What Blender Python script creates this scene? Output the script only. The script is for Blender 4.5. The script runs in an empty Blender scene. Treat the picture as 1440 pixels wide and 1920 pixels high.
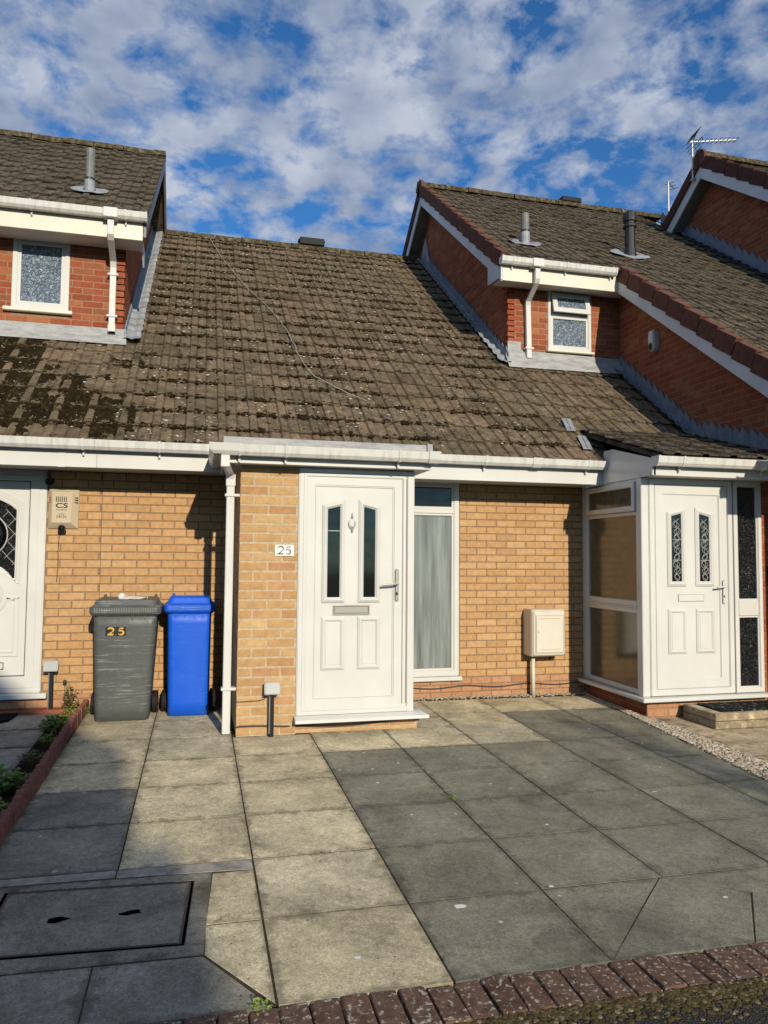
import bpy, bmesh, math, random
from mathutils import Vector, Matrix, noise
random.seed(7)
R = random.Random(11)
S = bpy.context.scene
COL = S.collection
# ------------------------------------------------------------------ camera
F_PX = 1388.4
FWD = Vector((0.24167, 0.96862, 0.05809)).normalized()
RGT = Vector((0.970116, -0.242514, 0.007871)).normalized()
UPV = RGT.cross(FWD).normalized()
CAM = Vector((0, -7.3926, 1.5))
cd = bpy.data.cameras.new("camera")
cd.sensor_fit = 'VERTICAL'; cd.sensor_height = 24.0; cd.lens = F_PX / 1920 * 24.0
cd.clip_start = 0.05; cd.clip_end = 3000
cam = bpy.data.objects.new("camera", cd); COL.objects.link(cam)
cam.matrix_world = Matrix(((RGT.x, UPV.x, -FWD.x, CAM.x), (RGT.y, UPV.y, -FWD.y, CAM.y),
                           (RGT.z, UPV.z, -FWD.z, CAM.z), (0, 0, 0, 1)))
S.camera = cam
def px(p):
    d = Vector(p) - CAM; z = d.dot(FWD)
    if z < .1: return (9e9, 9e9)
    return (720 + F_PX*d.dot(RGT)/z, 960 - F_PX*d.dot(UPV)/z)
# ------------------------------------------------------------------ sun, sky, exposure
SUN = Vector((0.14, -1.0, 0.39)).normalized()          # towards the sun
ELEV = math.asin(SUN.z)
sd = bpy.data.lights.new("sun", 'SUN'); sd.energy = 5.0; sd.angle = math.radians(0.55); sd.color = (1.0, 0.90, 0.73)
so = bpy.data.objects.new("sun", sd); COL.objects.link(so)
so.rotation_euler = (-SUN).to_track_quat('-Z', 'Y').to_euler(); so.location = (3, -12, 9)
wd = bpy.data.worlds.new("World"); S.world = wd; wd.use_nodes = True
nt = wd.node_tree; nt.nodes.clear()
def wn(t, **k):
    n = nt.nodes.new(t)
    for a, b in k.items(): setattr(n, a, b)
    return n
L = nt.links.new
sky = wn('ShaderNodeTexSky'); sky.sky_type = 'NISHITA'; sky.sun_disc = False
sky.sun_elevation = ELEV; sky.sun_rotation = math.atan2(SUN.x, SUN.y)
sky.air_density = 1.0; sky.dust_density = 0.3; sky.ozone_density = 3.0
tc = wn('ShaderNodeTexCoord')
sep = wn('ShaderNodeSeparateXYZ'); L(tc.outputs['Generated'], sep.inputs[0])
zz = wn('ShaderNodeMath', operation='ADD'); L(sep.outputs[2], zz.inputs[0]); zz.inputs[1].default_value = 0.22
zm = wn('ShaderNodeMath', operation='MAXIMUM'); L(zz.outputs[0], zm.inputs[0]); zm.inputs[1].default_value = 0.05
dx = wn('ShaderNodeMath', operation='DIVIDE'); L(sep.outputs[0], dx.inputs[0]); L(zm.outputs[0], dx.inputs[1])
dy = wn('ShaderNodeMath', operation='DIVIDE'); L(sep.outputs[1], dy.inputs[0]); L(zm.outputs[0], dy.inputs[1])
cmb = wn('ShaderNodeCombineXYZ'); L(dx.outputs[0], cmb.inputs[0]); L(dy.outputs[0], cmb.inputs[1])
cmb.inputs[2].default_value = 3.7
n1 = wn('ShaderNodeTexNoise'); n1.inputs['Scale'].default_value = 10.5; n1.inputs['Detail'].default_value = 7; n1.inputs['Roughness'].default_value = .60; n1.inputs['Distortion'].default_value = .15
L(cmb.outputs[0], n1.inputs['Vector'])
n2 = wn('ShaderNodeTexNoise'); n2.inputs['Scale'].default_value = 2.3; n2.inputs['Detail'].default_value = 2
L(cmb.outputs[0], n2.inputs['Vector'])
ad = wn('ShaderNodeMath', operation='MULTIPLY_ADD'); L(n2.outputs[0], ad.inputs[0]); ad.inputs[1].default_value = .6; L(n1.outputs[0], ad.inputs[2])
cr = wn('ShaderNodeValToRGB'); L(ad.outputs[0], cr.inputs[0])
cr.color_ramp.elements[0].position = .685; cr.color_ramp.elements[0].color = (0, 0, 0, 1)
cr.color_ramp.elements[1].position = .88; cr.color_ramp.elements[1].color = (.93, .93, .93, 1)
n3 = wn('ShaderNodeTexNoise'); n3.inputs['Scale'].default_value = 8; n3.inputs['Detail'].default_value = 5
L(cmb.outputs[0], n3.inputs['Vector'])
cc = wn('ShaderNodeValToRGB'); L(n3.outputs[0], cc.inputs[0])
cc.color_ramp.elements[0].position = .35; cc.color_ramp.elements[0].color = (5.8, 7.3, 10.4, 1)
cc.color_ramp.elements[1].position = .68; cc.color_ramp.elements[1].color = (13.0, 14.0, 16.2, 1)
tint = wn('ShaderNodeMixRGB', blend_type='MULTIPLY'); tint.inputs[0].default_value = 1; L(sky.outputs[0], tint.inputs[1]); tint.inputs[2].default_value = (.95, 2.1, 3.05, 1)
mx = wn('ShaderNodeMixRGB'); L(cr.outputs[0], mx.inputs[0]); L(tint.outputs[0], mx.inputs[1]); L(cc.outputs[0], mx.inputs[2])
bg = wn('ShaderNodeBackground'); bg.inputs['Strength'].default_value = 0.052
L(mx.outputs[0], bg.inputs[0])
wo = wn('ShaderNodeOutputWorld'); L(bg.outputs[0], wo.inputs[0])
S.view_settings.view_transform = 'Standard'; S.view_settings.look = 'None'
S.view_settings.exposure = -0.28; S.view_settings.gamma = 1.0
S.cycles.max_bounces = 6; S.cycles.diffuse_bounces = 1; S.cycles.sample_clamp_indirect = 4.0; S.cycles.caustics_reflective = False; S.cycles.caustics_refractive = False

# ------------------------------------------------------------------ materials
def lin(r, g, b):
    f = lambda c: (c/255/12.92 if c/255 <= .04045 else ((c/255+.055)/1.055)**2.4)
    return (f(r), f(g), f(b), 1)
class Mat:
    def __init__(s, name):
        s.m = bpy.data.materials.new(name); s.m.use_nodes = True; s.t = s.m.node_tree
        s.b = s.t.nodes['Principled BSDF']
    def n(s, t, **k):
        x = s.t.nodes.new(t)
        for a, b in k.items(): setattr(x, a, b)
        return x
    def l(s, a, b): s.t.links.new(a, b)
    def pos(s):
        if not hasattr(s, '_p'): s._p = s.n('ShaderNodeNewGeometry')
        return s._p.outputs['Position']
    def isl(s):
        s.pos(); o = s.n('ShaderNodeObjectInfo'); a = s.n('ShaderNodeMath', operation='ADD')
        s.l(o.outputs['Random'], a.inputs[0]); s.l(s._p.outputs['Random Per Island'], a.inputs[1])
        fr = s.n('ShaderNodeMath', operation='FRACT'); s.l(a.outputs[0], fr.inputs[0]); return fr.outputs[0]
    def ramp(s, src, stops, interp='LINEAR'):
        r = s.n('ShaderNodeValToRGB'); e = r.color_ramp.elements; r.color_ramp.interpolation = interp
        while len(e) < len(stops): e.new(.5)
        for q, (p, c) in zip(e, stops):
            q.position = p
            q.color = (c, c, c, 1) if not hasattr(c, '__len__') else (tuple(c)+(1,))[:4]
        s.l(src, r.inputs[0]); return r.outputs[0]
    def noise(s, scale, detail=4, rough=.6, vec=None, dist=0, out=0):
        x = s.n('ShaderNodeTexNoise'); x.inputs['Scale'].default_value = scale; x.inputs['Detail'].default_value = detail
        x.inputs['Roughness'].default_value = rough; x.inputs['Distortion'].default_value = dist
        s.l(vec if vec is not None else s.pos(), x.inputs['Vector']); return x.outputs[out]
    def vor(s, scale, vec=None, out='Distance', rnd=1):
        x = s.n('ShaderNodeTexVoronoi'); x.inputs['Scale'].default_value = scale; x.inputs['Randomness'].default_value = rnd
        s.l(vec if vec is not None else s.pos(), x.inputs['Vector']); return x.outputs[out]
    def mix(s, fac, a, b, mode='MIX'):
        x = s.n('ShaderNodeMixRGB', blend_type=mode)
        for i, v in enumerate((fac, a, b)):
            if hasattr(v, 'is_linked'): s.l(v, x.inputs[i])
            elif i == 0: x.inputs[0].default_value = v
            else: x.inputs[i].default_value = (tuple(v)+(1,))[:4]
        return x.outputs[0]
    def scale(s, sx, sy, sz):
        x = s.n('ShaderNodeVectorMath', operation='MULTIPLY'); s.l(s.pos(), x.inputs[0]); x.inputs[1].default_value = (sx, sy, sz); return x.outputs[0]
    def col(s, c):
        if hasattr(c, 'is_linked'): s.l(c, s.b.inputs['Base Color'])
        else: s.b.inputs['Base Color'].default_value = (tuple(c)+(1,))[:4]
    def rough(s, r, spec=.5):
        if hasattr(r, 'is_linked'): s.l(r, s.b.inputs['Roughness'])
        else: s.b.inputs['Roughness'].default_value = r
        s.b.inputs['Specular IOR Level'].default_value = spec
    def bump(s, src, strength, dist=.01):
        x = s.n('ShaderNodeBump'); x.inputs['Strength'].default_value = strength; x.inputs['Distance'].default_value = dist
        s.l(src, x.inputs['Height']); s.l(x.outputs[0], s.b.inputs['Normal'])
MT = {}
def simple(name, c, rough=.5, spec=.5, metal=0, nscale=0, namt=.1, bscale=0, bstr=.2, bdist=.003):
    m = Mat(name)
    if nscale:
        f = m.ramp(m.noise(nscale, 5), [(.3, 1-namt), (.7, 1+namt*.3)])
        m.col(m.mix(1, c, f, 'MULTIPLY'))
    else: m.col(c)
    m.rough(rough, spec); m.b.inputs['Metallic'].default_value = metal
    if bscale: m.bump(m.noise(bscale, 5), bstr, bdist)
    MT[name] = m.m; return m
def brickmat(name, stops, spots, mort=None):
    m = Mat(name); c = m.ramp(m.isl(), stops)
    c = m.mix(1, c, m.ramp(m.noise(22, 4), [(.3, .82), (.7, 1.1)]), 'MULTIPLY')
    c = m.mix(m.ramp(m.noise(160, 3, .7), [(.62, 0), (.74, .35)]), c, spots)
    c = m.mix(m.ramp(m.noise(1.7, 4), [(.5, 0), (.8, .22)]), c, tuple(x*.55 for x in stops[0][1][:3]))
    c = m.mix(m.ramp(m.noise(2.6, 6, .72), [(.58, 0), (.74, .30)]), c, tuple(min(.8, x*1.25+.08) for x in stops[0][1][:3]))
    m.col(c); m.rough(.9, .2); m.bump(m.noise(180, 5, .7), .5, .003); MT[name] = m.m
brickmat('brick_buff', [(0, (.50, .29, .13)), (.3, (.56, .335, .155)), (.6, (.59, .36, .175)), (.85, (.53, .305, .135)), (1, (.61, .385, .195))], (.38, .22, .10))
brickmat('brick_pillar', [(0, (.49, .29, .13)), (.3, (.56, .36, .165)), (.55, (.47, .26, .12)), (.8, (.60, .41, .20)), (1, (.50, .26, .13))], (.36, .23, .11))
brickmat('brick_red', [(0, (.27, .070, .034)), (.3, (.36, .10, .047)), (.6, (.31, .080, .038)), (.8, (.41, .15, .066)), (1, (.29, .10, .05))], (.42, .22, .13))
brickmat('brick_plinth', [(0, (.47, .245, .13)), (.5, (.54, .30, .165)), (1, (.44, .205, .11))], (.58, .44, .29))
simple('mortar', (.30, .20, .125), .95, .1, nscale=30, namt=.3, bscale=150, bstr=.4)
simple('mortar_pale', (.58, .46, .31), .95, .1, nscale=30, namt=.3, bscale=150, bstr=.4)
simple('mortar_red', (.36, .22, .135), .95, .1, nscale=30, namt=.3, bscale=150, bstr=.4)
# concrete roof tiles
def tilemat(name, stops, moss=.59):
    m = Mat(name); c = m.ramp(m.isl(), stops)
    c = m.mix(1, c, m.ramp(m.noise(9, 5), [(.28, .50), (.72, 1.30)]), 'MULTIPLY')
    c = m.mix(m.ramp(m.noise(1.1, 5), [(.48, 0), (.72, .5)]), c, (.095, .075, .04))
    c = m.mix(m.ramp(m.noise(3.3, 6, .7), [(.52, 0), (.68, .7)]), c, (.05, .037, .02))
    big = m.ramp(m.noise(.9, 2), [(.4, 0), (.62, 1)])
    sp = m.ramp(m.noise(30, 3, .55), [(.61, 0), (.66, .8)]); c = m.mix(m.mix(1, sp, big, 'MULTIPLY'), c, (.34, .31, .24))
    ms = m.ramp(m.noise(13, 4, .6), [(moss, 0), (moss+.07, .9)]); c = m.mix(ms, c, (.022, .018, .009))
    m.col(c); m.rough(.95, .15); m.bump(m.noise(120, 5, .7), .55, .004); MT[name] = m.m
tilemat('roof_tile', [(0, (.135, .100, .062)), (.35, (.19, .142, .088)), (.7, (.165, .128, .080)), (1, (.215, .15, .096))])
tilemat('roof_tile_dark', [(0, (.10, .080, .056)), (.4, (.13, .106, .076)), (.8, (.112, .092, .066)), (1, (.145, .11, .076))], .575)
simple('verge_tile', (.17, .075, .05), .9, .2, nscale=12, namt=.4, bscale=90, bstr=.4)
simple('verge_tile_dark', (.12, .05, .04), .9, .2, nscale=12, namt=.4, bscale=90, bstr=.4)
m = Mat('ridge'); c = m.ramp(m.noise(16, 5), [(.3, (.035, .028, .018)), (.5, (.085, .066, .038)), (.62, (.15, .13, .07)), (.75, (.26, .24, .18))]); m.col(c); m.rough(.95, .1); m.bump(m.noise(60, 5), .7, .01); MT['ridge'] = m.m
m = Mat('moss'); c = m.ramp(m.isl(), [(0, (.014, .009, .005)), (.5, (.030, .021, .009)), (.8, (.018, .013, .006)), (1, (.055, .042, .017))]); m.col(c); m.rough(1, .05); m.bump(m.noise(200, 4), .8, .01); MT['moss'] = m.m
m = Mat('grit'); c = m.ramp(m.isl(), [(0, (.05, .035, .018)), (.4, (.10, .075, .035)), (.7, (.07, .065, .02)), (.9, (.16, .12, .07)), (1, (.25, .2, .14))]); m.col(c); m.rough(1, .05); MT['grit'] = m.m
m = Mat('lichen'); c = m.ramp(m.isl(), [(0, (.36, .33, .26)), (.6, (.48, .46, .39)), (1, (.30, .26, .18))]); m.col(c); m.rough(1, .05); MT['lichen'] = m.m
# lead
m = Mat('lead'); c = m.ramp(m.noise(6, 5, .7), [(.3, (.20, .215, .23)), (.55, (.33, .345, .36)), (.75, (.44, .45, .46))]); m.col(c); m.rough(.62, .4); m.b.inputs['Metallic'].default_value = .15; m.bump(m.noise(25, 4), .4, .01); MT['lead'] = m.m
m = Mat('lead_blue'); c = m.ramp(m.noise(6, 5, .7), [(.3, (.14, .165, .20)), (.7, (.25, .28, .33))]); m.col(c); m.rough(.6, .4); m.bump(m.noise(25, 4), .4, .01); MT['lead_blue'] = m.m
m = Mat('felt'); c = m.ramp(m.noise(5, 5, .7, vec=m.scale(1, 1, 4)), [(.3, (.24, .24, .235)), (.5, (.38, .38, .37)), (.75, (.52, .51, .49))]); m.col(c); m.rough(.75, .3); m.bump(m.noise(14, 4), .5, .01); MT['felt'] = m.m
# white plastic
m = Mat('upvc'); f = m.ramp(m.noise(3.0, 5), [(.35, .93), (.65, 1.0)]); f2 = m.ramp(m.noise(90, 3), [(.70, 1), (.80, .9)])
m.col(m.mix(1, m.mix(1, (.70, .69, .645), f, 'MULTIPLY'), f2, 'MULTIPLY')); m.rough(.24, .5); MT['upvc'] = m.m
m = Mat('upvc_gutter'); f = m.ramp(m.noise(4, 5, vec=m.scale(5, 1, 1)), [(.45, 1.0), (.75, .72)]); m.col(m.mix(1, (.70, .69, .645), f, 'MULTIPLY')); m.rough(.35, .45); MT['upvc_gutter'] = m.m
simple('upvc_cream', (.76, .71, .58), .4, .4, nscale=4, namt=.08)
simple('barge_white', (.70, .70, .70), .5, .4, nscale=3, namt=.15)
simple('alarm_plastic', (.56, .46, .31), .45, .4, nscale=8, namt=.08)
simple('meter_plastic', (.72, .66, .55), .5, .4, nscale=5, namt=.06)
simple('number_plate', (.82, .81, .77), .3, .5)
simple('black_paint', (.012, .012, .012), .5, .4)
simple('rust', (.10, .07, .05), .7, .4, nscale=30, namt=.5)
simple('hole_black', (.004, .004, .004), 1, 0)
simple('dark_text', (.05, .045, .04), .6, .3)
simple('gold', (.62, .37, .07), .45, .5)
simple('rubber', (.012, .012, .012), .75, .3, bscale=80, bstr=.3)
simple('gasket', (.02, .02, .02), .7, .3)
simple('black_plastic', (.012, .012, .013), .65, .3)
simple('chrome', (.50, .47, .42), .28, .6, metal=.55)
simple('pipe_grey', (.20, .20, .19), .5, .4, nscale=10, namt=.3)
simple('pipe_black', (.018, .018, .02), .42, .5)
simple('aluminium', (.45, .44, .42), .4, .5, metal=.8)
simple('solar_grey', (.42, .43, .42), .5, .4, nscale=9, namt=.1)
simple('white_paper', (.75, .74, .72), .8, .2)
def plastic(name, c, scr):
    m = Mat(name); s1 = m.ramp(m.noise(4, 6, .65, vec=m.scale(1.2, 1.2, 26)), [(.555, 0), (.63, .6)])
    lowz = m.ramp(m.noise(2.2, 3), [(.42, .1), (.56, 1)])
    k = m.mix(m.mix(1, s1, lowz, 'MULTIPLY'), c, scr)
    k = m.mix(m.ramp(m.noise(45, 5, .7), [(.56, 0), (.8, .30)]), k, scr)
    m.col(k); m.rough(m.ramp(m.noise(8, 4), [(.3, .38), (.7, .6)]), .45); m.bump(m.noise(300, 3), .12, .002); MT[name] = m.m
plastic('bin_grey', (.088, .094, .090), (.34, .35, .34))
plastic('bin_blue', (.003, .10, .68), (.07, .24, .78))
plastic('bin_worn', (.16, .165, .16), (.45, .45, .43))
plastic('bin_blue_worn', (.03, .13, .62), (.35, .45, .8))
# glass
simple('glass_dark', (.006, .007, .007), .05, .55)
m = Mat('glass_reeded'); v = m.n('ShaderNodeTexWave', wave_type='BANDS', bands_direction='X'); v.inputs['Scale'].default_value = 26; v.inputs['Distortion'].default_value = 1.2
m.l(m.pos(), v.inputs['Vector'])
c = m.ramp(m.noise(2.2, 5, .65, vec=m.scale(6, 1, .3)), [(.3, (.10, .115, .11)), (.5, (.23, .26, .25)), (.7, (.38, .41, .395))])
m.col(c); m.rough(.16, .5); m.bump(v.outputs['Fac'], .22, .004); MT['glass_reeded'] = m.m
m = Mat('glass_frost'); m.col(m.ramp(m.noise(34, 4, .7, dist=1.2), [(.36, (.05, .08, .12)), (.55, (.22, .28, .35)), (.68, (.62, .66, .70))])); m.rough(.15, .6)
m.bump(m.noise(34, 3, .6, dist=1.2), .9, .04); MT['glass_frost'] = m.m
m = Mat('glass_obscure'); m.col(m.ramp(m.noise(12, 4), [(.3, (.085, .078, .052)), (.7, (.14, .125, .085))])); m.rough(.09, .9); m.bump(m.noise(70, 3), .10, .006); MT['glass_obscure'] = m.m
m = Mat('glass_pattern'); m.col((.008, .008, .008)); m.rough(.33, 1.0); m.bump(m.noise(26, 2, .5, dist=1.5), 1.0, .10); MT['glass_pattern'] = m.m
simple('lead_came', (.45, .44, .42), .5, .5)
# ground
def slabmat(name, stops, dirt, chips):
    m = Mat(name); c = m.ramp(m.isl(), stops)
    c = m.mix(1, c, m.ramp(m.noise(3.2, 6, .65), [(.28, .70), (.7, 1.14)]), 'MULTIPLY')
    c = m.mix(m.ramp(m.noise(5.5, 6, .7), [(.52, 0), (.68, .72)]), c, dirt)
    c = m.mix(1, c, m.ramp(m.noise(110, 5, .9), [(.32, .48), (.68, 1.48)]), 'MULTIPLY')
    c = m.mix(1, c, m.ramp(m.noise(34, 4, .7), [(.35, .80), (.65, 1.12)]), 'MULTIPLY')
    d = m.vor(6.5); q = m.ramp(d, [(.06, .9), (.10, 0)]); qq = m.ramp(m.noise(2.7, 2), [(.47, 0), (.52, 1)])
    c = m.mix(m.mix(1, q, qq, 'MULTIPLY'), c, chips)
    d = m.vor(31); q = m.ramp(d, [(.10, .85), (.17, 0)]); qq = m.ramp(m.noise(4.4, 2), [(.56, 0), (.62, 1)])
    c = m.mix(m.mix(1, q, qq, 'MULTIPLY'), c, (.045, .04, .03))
    tc_ = m.n('ShaderNodeTexCoord'); sp_ = m.n('ShaderNodeSeparateXYZ'); m.l(tc_.outputs['Generated'], sp_.inputs[0])
    ed_ = None
    for ax in (0, 1):
        a_ = m.n('ShaderNodeMath', operation='PINGPONG'); m.l(sp_.outputs[ax], a_.inputs[0]); a_.inputs[1].default_value = .5
        if ed_ is None: ed_ = a_.outputs[0]
        else:
            b_ = m.n('ShaderNodeMath', operation='MINIMUM'); m.l(ed_, b_.inputs[0]); m.l(a_.outputs[0], b_.inputs[1]); ed_ = b_.outputs[0]
    nn_ = m.n('ShaderNodeMath', operation='MULTIPLY_ADD'); m.l(m.noise(11, 5, .7), nn_.inputs[0]); nn_.inputs[1].default_value = -.34; nn_.inputs[2].default_value = .165
    sm_ = m.n('ShaderNodeMath', operation='ADD'); m.l(ed_, sm_.inputs[0]); m.l(nn_.outputs[0], sm_.inputs[1])
    c = m.mix(m.ramp(sm_.outputs[0], [(.0, .55), (.05, 0)]), c, tuple(x*.5 for x in dirt))
    c = m.mix(1, c, m.ramp(m.noise(1.6, 6, .72, dist=.6), [(.30, .62), (.52, 1.0), (.72, 1.18)]), 'MULTIPLY')
    m.col(c); m.rough(.92, .25); m.bump(m.noise(120, 4, .8), .6, .006); MT[name] = m.m
slabmat('slab_beige', [(0, (.66, .56, .355)), (.4, (.76, .65, .42)), (.7, (.71, .61, .405)), (1, (.62, .555, .385))], (.36, .305, .195), (.74, .70, .60))
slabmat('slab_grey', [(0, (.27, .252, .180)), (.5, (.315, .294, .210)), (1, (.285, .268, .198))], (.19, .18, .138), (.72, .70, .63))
slabmat('slab_grey_shade', [(0, (.30, .28, .215)), (1, (.34, .32, .25))], (.17, .16, .12), (.6, .58, .52))  # greyer slabs in the cast shadow, some of its depth put into colour
slabmat('slab_concrete', [(0, (.60, .47, .30)), (1, (.66, .525, .335))], (.22, .18, .12), (.5, .46, .38))
slabmat('slab_path', [(0, (.34, .325, .28)), (1, (.39, .37, .32))], (.15, .14, .11), (.5, .48, .44))
slabmat('manhole_concrete', [(0, (.27, .25, .19)), (1, (.30, .275, .21))], (.15, .135, .10), (.35, .34, .32))
simple('mortar_joint', (.40, .37, .31), .95, .1, nscale=12, namt=.5, bscale=70, bstr=.6, bdist=.006)
simple('joint_soil', (.075, .060, .038), 1, .05, nscale=18, namt=.5, bscale=60, bstr=.6)
m = Mat('asphalt'); c = m.ramp(m.noise(130, 4, .85), [(.35, (.020, .019, .018)), (.58, (.060, .056, .050)), (.70, (.24, .22, .18))])
c = m.mix(m.ramp(m.noise(3, 5), [(.45, 0), (.7, .5)]), c, (.06, .048, .03)); m.col(c); m.rough(.95, .25); m.bump(m.vor(140), .9, .012); MT['asphalt'] = m.m
m = Mat('paver'); c = m.ramp(m.isl(), [(0, (.115, .066, .044)), (.5, (.165, .095, .062)), (1, (.14, .088, .062))])
c = m.mix(1, c, m.ramp(m.noise(24, 5), [(.3, .55), (.7, 1.25)]), 'MULTIPLY')
q = m.ramp(m.noise(52, 4, .6), [(.56, 0), (.64, .85)]); c = m.mix(q, c, (.50, .45, .38)); m.col(c); m.rough(.95, .2); m.bump(m.noise(110, 5, .7), .6, .006); MT['paver'] = m.m
m = Mat('edging_red'); c = m.ramp(m.noise(30, 5), [(.3, (.16, .06, .045)), (.6, (.24, .10, .075)), (.8, (.33, .19, .15))]); m.col(c); m.rough(.95, .2); m.bump(m.noise(120, 5, .7), .7, .006); MT['edging_red'] = m.m
m = Mat('pebble'); c = m.ramp(m.isl(), [(0, (.42, .33, .21)), (.2, (.55, .46, .33)), (.4, (.30, .23, .15)), (.6, (.66, .60, .50)), (.8, (.36, .30, .24)), (1, (.58, .45, .28))]); m.col(c); m.rough(.8, .3); MT['pebble'] = m.m
simple('soil', (.050, .036, .022), 1, .05, nscale=30, namt=.5, bscale=50, bstr=1, bdist=.02)
simple('red_step', (.34, .11, .06), .8, .3, nscale=9, namt=.3)
simple('mat_black', (.012, .012, .012), 1, .1, bscale=200, bstr=.9, bdist=.006)
m = Mat('mat_pattern'); f = m.ramp(m.noise(34, 4, .6, vec=m.scale(1, .45, 1)), [(.60, 0), (.66, .8)]); m.col(m.mix(f, (.016, .017, .015), (.30, .29, .26))); m.rough(1, .1); m.bump(m.noise(200, 4), .8, .006); MT['mat_pattern'] = m.m
def leafmat(name, a, b, c_):
    m = Mat(name); m.col(m.ramp(m.isl(), [(0, a), (.5, b), (1, c_)])); m.rough(.6, .3)
    m.b.inputs['Subsurface Weight'].default_value = 0; MT[name] = m.m
leafmat('leaf_lime', (.16, .26, .03), (.26, .36, .05), (.34, .40, .08))
leafmat('leaf_green', (.04, .10, .018), (.075, .16, .03), (.12, .20, .04))
leafmat('leaf_dark', (.03, .05, .015), (.05, .07, .02), (.07, .06, .025))
simple('stem', (.12, .10, .05), .8, .2)
simple('bark', (.10, .075, .05), .95, .1, nscale=15, namt=.4)
simple('cable_white', (.38, .35, .30), .5, .4)
simple('cable_dark', (.05, .04, .03), .6, .4)
simple('far_wall', (.40, .25, .13), .9, .2, nscale=5, namt=.15)

# ------------------------------------------------------------------ object helpers
W = {}
def link(o, parent=None, w=(0, 0, 0)):
    COL.objects.link(o); w = Vector(w); W[o.name] = w
    if parent is not None: o.parent = parent; o.location = w - W[parent.name]
    else: o.location = w
    return o
def tag(o, label=None, cat=None, group=None, kind=None):
    for k, v in (('label', label), ('category', cat), ('group', group), ('kind', kind)):
        if v: o[k] = v
    return o
def thing(name, loc, label, cat, group=None):
    return tag(link(bpy.data.objects.new(name, None), None, loc), label, cat, group)
def PY(Y0): return lambda u, v, d: (u, Y0 - d, v)          # plane facing -Y
def PXn(X0): return lambda u, v, d: (X0 - d, u, v)         # plane facing -X
def PXp(X0): return lambda u, v, d: (X0 + d, u, v)         # plane facing +X
def PZ(): return lambda u, v, d: (u, v, GZ(u, v) + d)      # on the ground
def GZ(x, y): return .043 + .015*y - .006*x
ID = lambda u, v, d: (u, v, d)
class MB:
    def __init__(s): s.v = []; s.f = []
    def add(s, vs, fs):
        o = len(s.v); s.v += [tuple(x) for x in vs]; s.f += [tuple(i+o for i in q) for q in fs]; return s
    def box(s, a, b, c, d, e, g, P=ID):
        vs = [P(*q) for q in ((a, c, e), (b, c, e), (b, d, e), (a, d, e), (a, c, g), (b, c, g), (b, d, g), (a, d, g))]
        return s.add(vs, [(0, 3, 2, 1), (4, 5, 6, 7), (0, 1, 5, 4), (1, 2, 6, 5), (2, 3, 7, 6), (3, 0, 4, 7)])
    def prism(s, pts, d0, d1, P=ID):
        n = len(pts); vs = [P(u, v, d0) for u, v in pts] + [P(u, v, d1) for u, v in pts]
        return s.add(vs, [tuple(range(n-1, -1, -1)), tuple(range(n, 2*n))] + [(i, (i+1) % n, n+(i+1) % n, n+i) for i in range(n)])
    def ring(s, o, i, d0, d1, P=ID, d1i=None):
        n = len(o); d1i = d1 if d1i is None else d1i
        vs = [P(u, v, d0) for u, v in o] + [P(u, v, d0) for u, v in i] + [P(u, v, d1) for u, v in o] + [P(u, v, d1i) for u, v in i]
        fs = []
        for k in range(n):
            j = (k+1) % n
            fs += [(k, j, n+j, n+k), (2*n+k, 2*n+j, 3*n+j, 3*n+k), (k, j, 2*n+j, 2*n+k), (n+k, n+j, 3*n+j, 3*n+k)]
        return s.add(vs, fs)
    def frame(s, a, b, c, d, w, d0, d1, P=ID):
        o = [(a, c), (b, c), (b, d), (a, d)]; i = [(a+w, c+w), (b-w, c+w), (b-w, d-w), (a+w, d-w)]
        return s.ring(o, i, d0, d1, P)
    def tube(s, pts, r, n=8, cap=True):
        pts = [Vector(p) for p in pts]; rs = r if hasattr(r, '__len__') else [r]*len(pts); rings = []
        prev = None
        for k, p in enumerate(pts):
            t = (pts[min(k+1, len(pts)-1)] - pts[max(k-1, 0)]).normalized()
            a = Vector((0, 0, 1)) if abs(t.z) < .95 else Vector((1, 0, 0))
            if prev is not None: a = prev
            x = (a - t*a.dot(t)).normalized(); y = t.cross(x); prev = x
            rings.append([p + (x*math.cos(2*math.pi*q/n) + y*math.sin(2*math.pi*q/n))*rs[k] for q in range(n)])
        vs = [v for g in rings for v in g]; fs = []
        for k in range(len(pts)-1):
            for q in range(n): fs.append((k*n+q, k*n+(q+1) % n, (k+1)*n+(q+1) % n, (k+1)*n+q))
        if cap: fs += [tuple(range(n-1, -1, -1)), tuple(range((len(pts)-1)*n, len(pts)*n))]
        return s.add(vs, fs)
    def loops(s, rings, cap=True):
        n = len(rings[0]); vs = [v for g in rings for v in g]; fs = []
        for k in range(len(rings)-1):
            for q in range(n): fs.append((k*n+q, k*n+(q+1) % n, (k+1)*n+(q+1) % n, (k+1)*n+q))
        if cap: fs += [tuple(range(n-1, -1, -1)), tuple(range((len(rings)-1)*n, len(rings)*n))]
        return s.add(vs, fs)
    def mesh(s, name, mat=None, bevel=0, smooth=False, seg=1, recalc=True):
        me = bpy.data.meshes.new(name); me.from_pydata([tuple(v) for v in s.v], [], s.f)
        if recalc or bevel:
            bm = bmesh.new(); bm.from_mesh(me)
            if bevel:
                bmesh.ops.remove_doubles(bm, verts=bm.verts, dist=1e-5)
            bmesh.ops.recalc_face_normals(bm, faces=bm.faces)
            if bevel:
                es = [e for e in bm.edges if len(e.link_faces) == 2 and e.calc_face_angle(0) > .5]
                bmesh.ops.bevel(bm, geom=es, offset=bevel, segments=seg, affect='EDGES', clamp_overlap=True)
            bm.to_mesh(me); bm.free()
        if smooth: me.polygons.foreach_set('use_smooth', [True]*len(me.polygons))
        if mat: me.materials.append(MT[mat])
        return me
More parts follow.
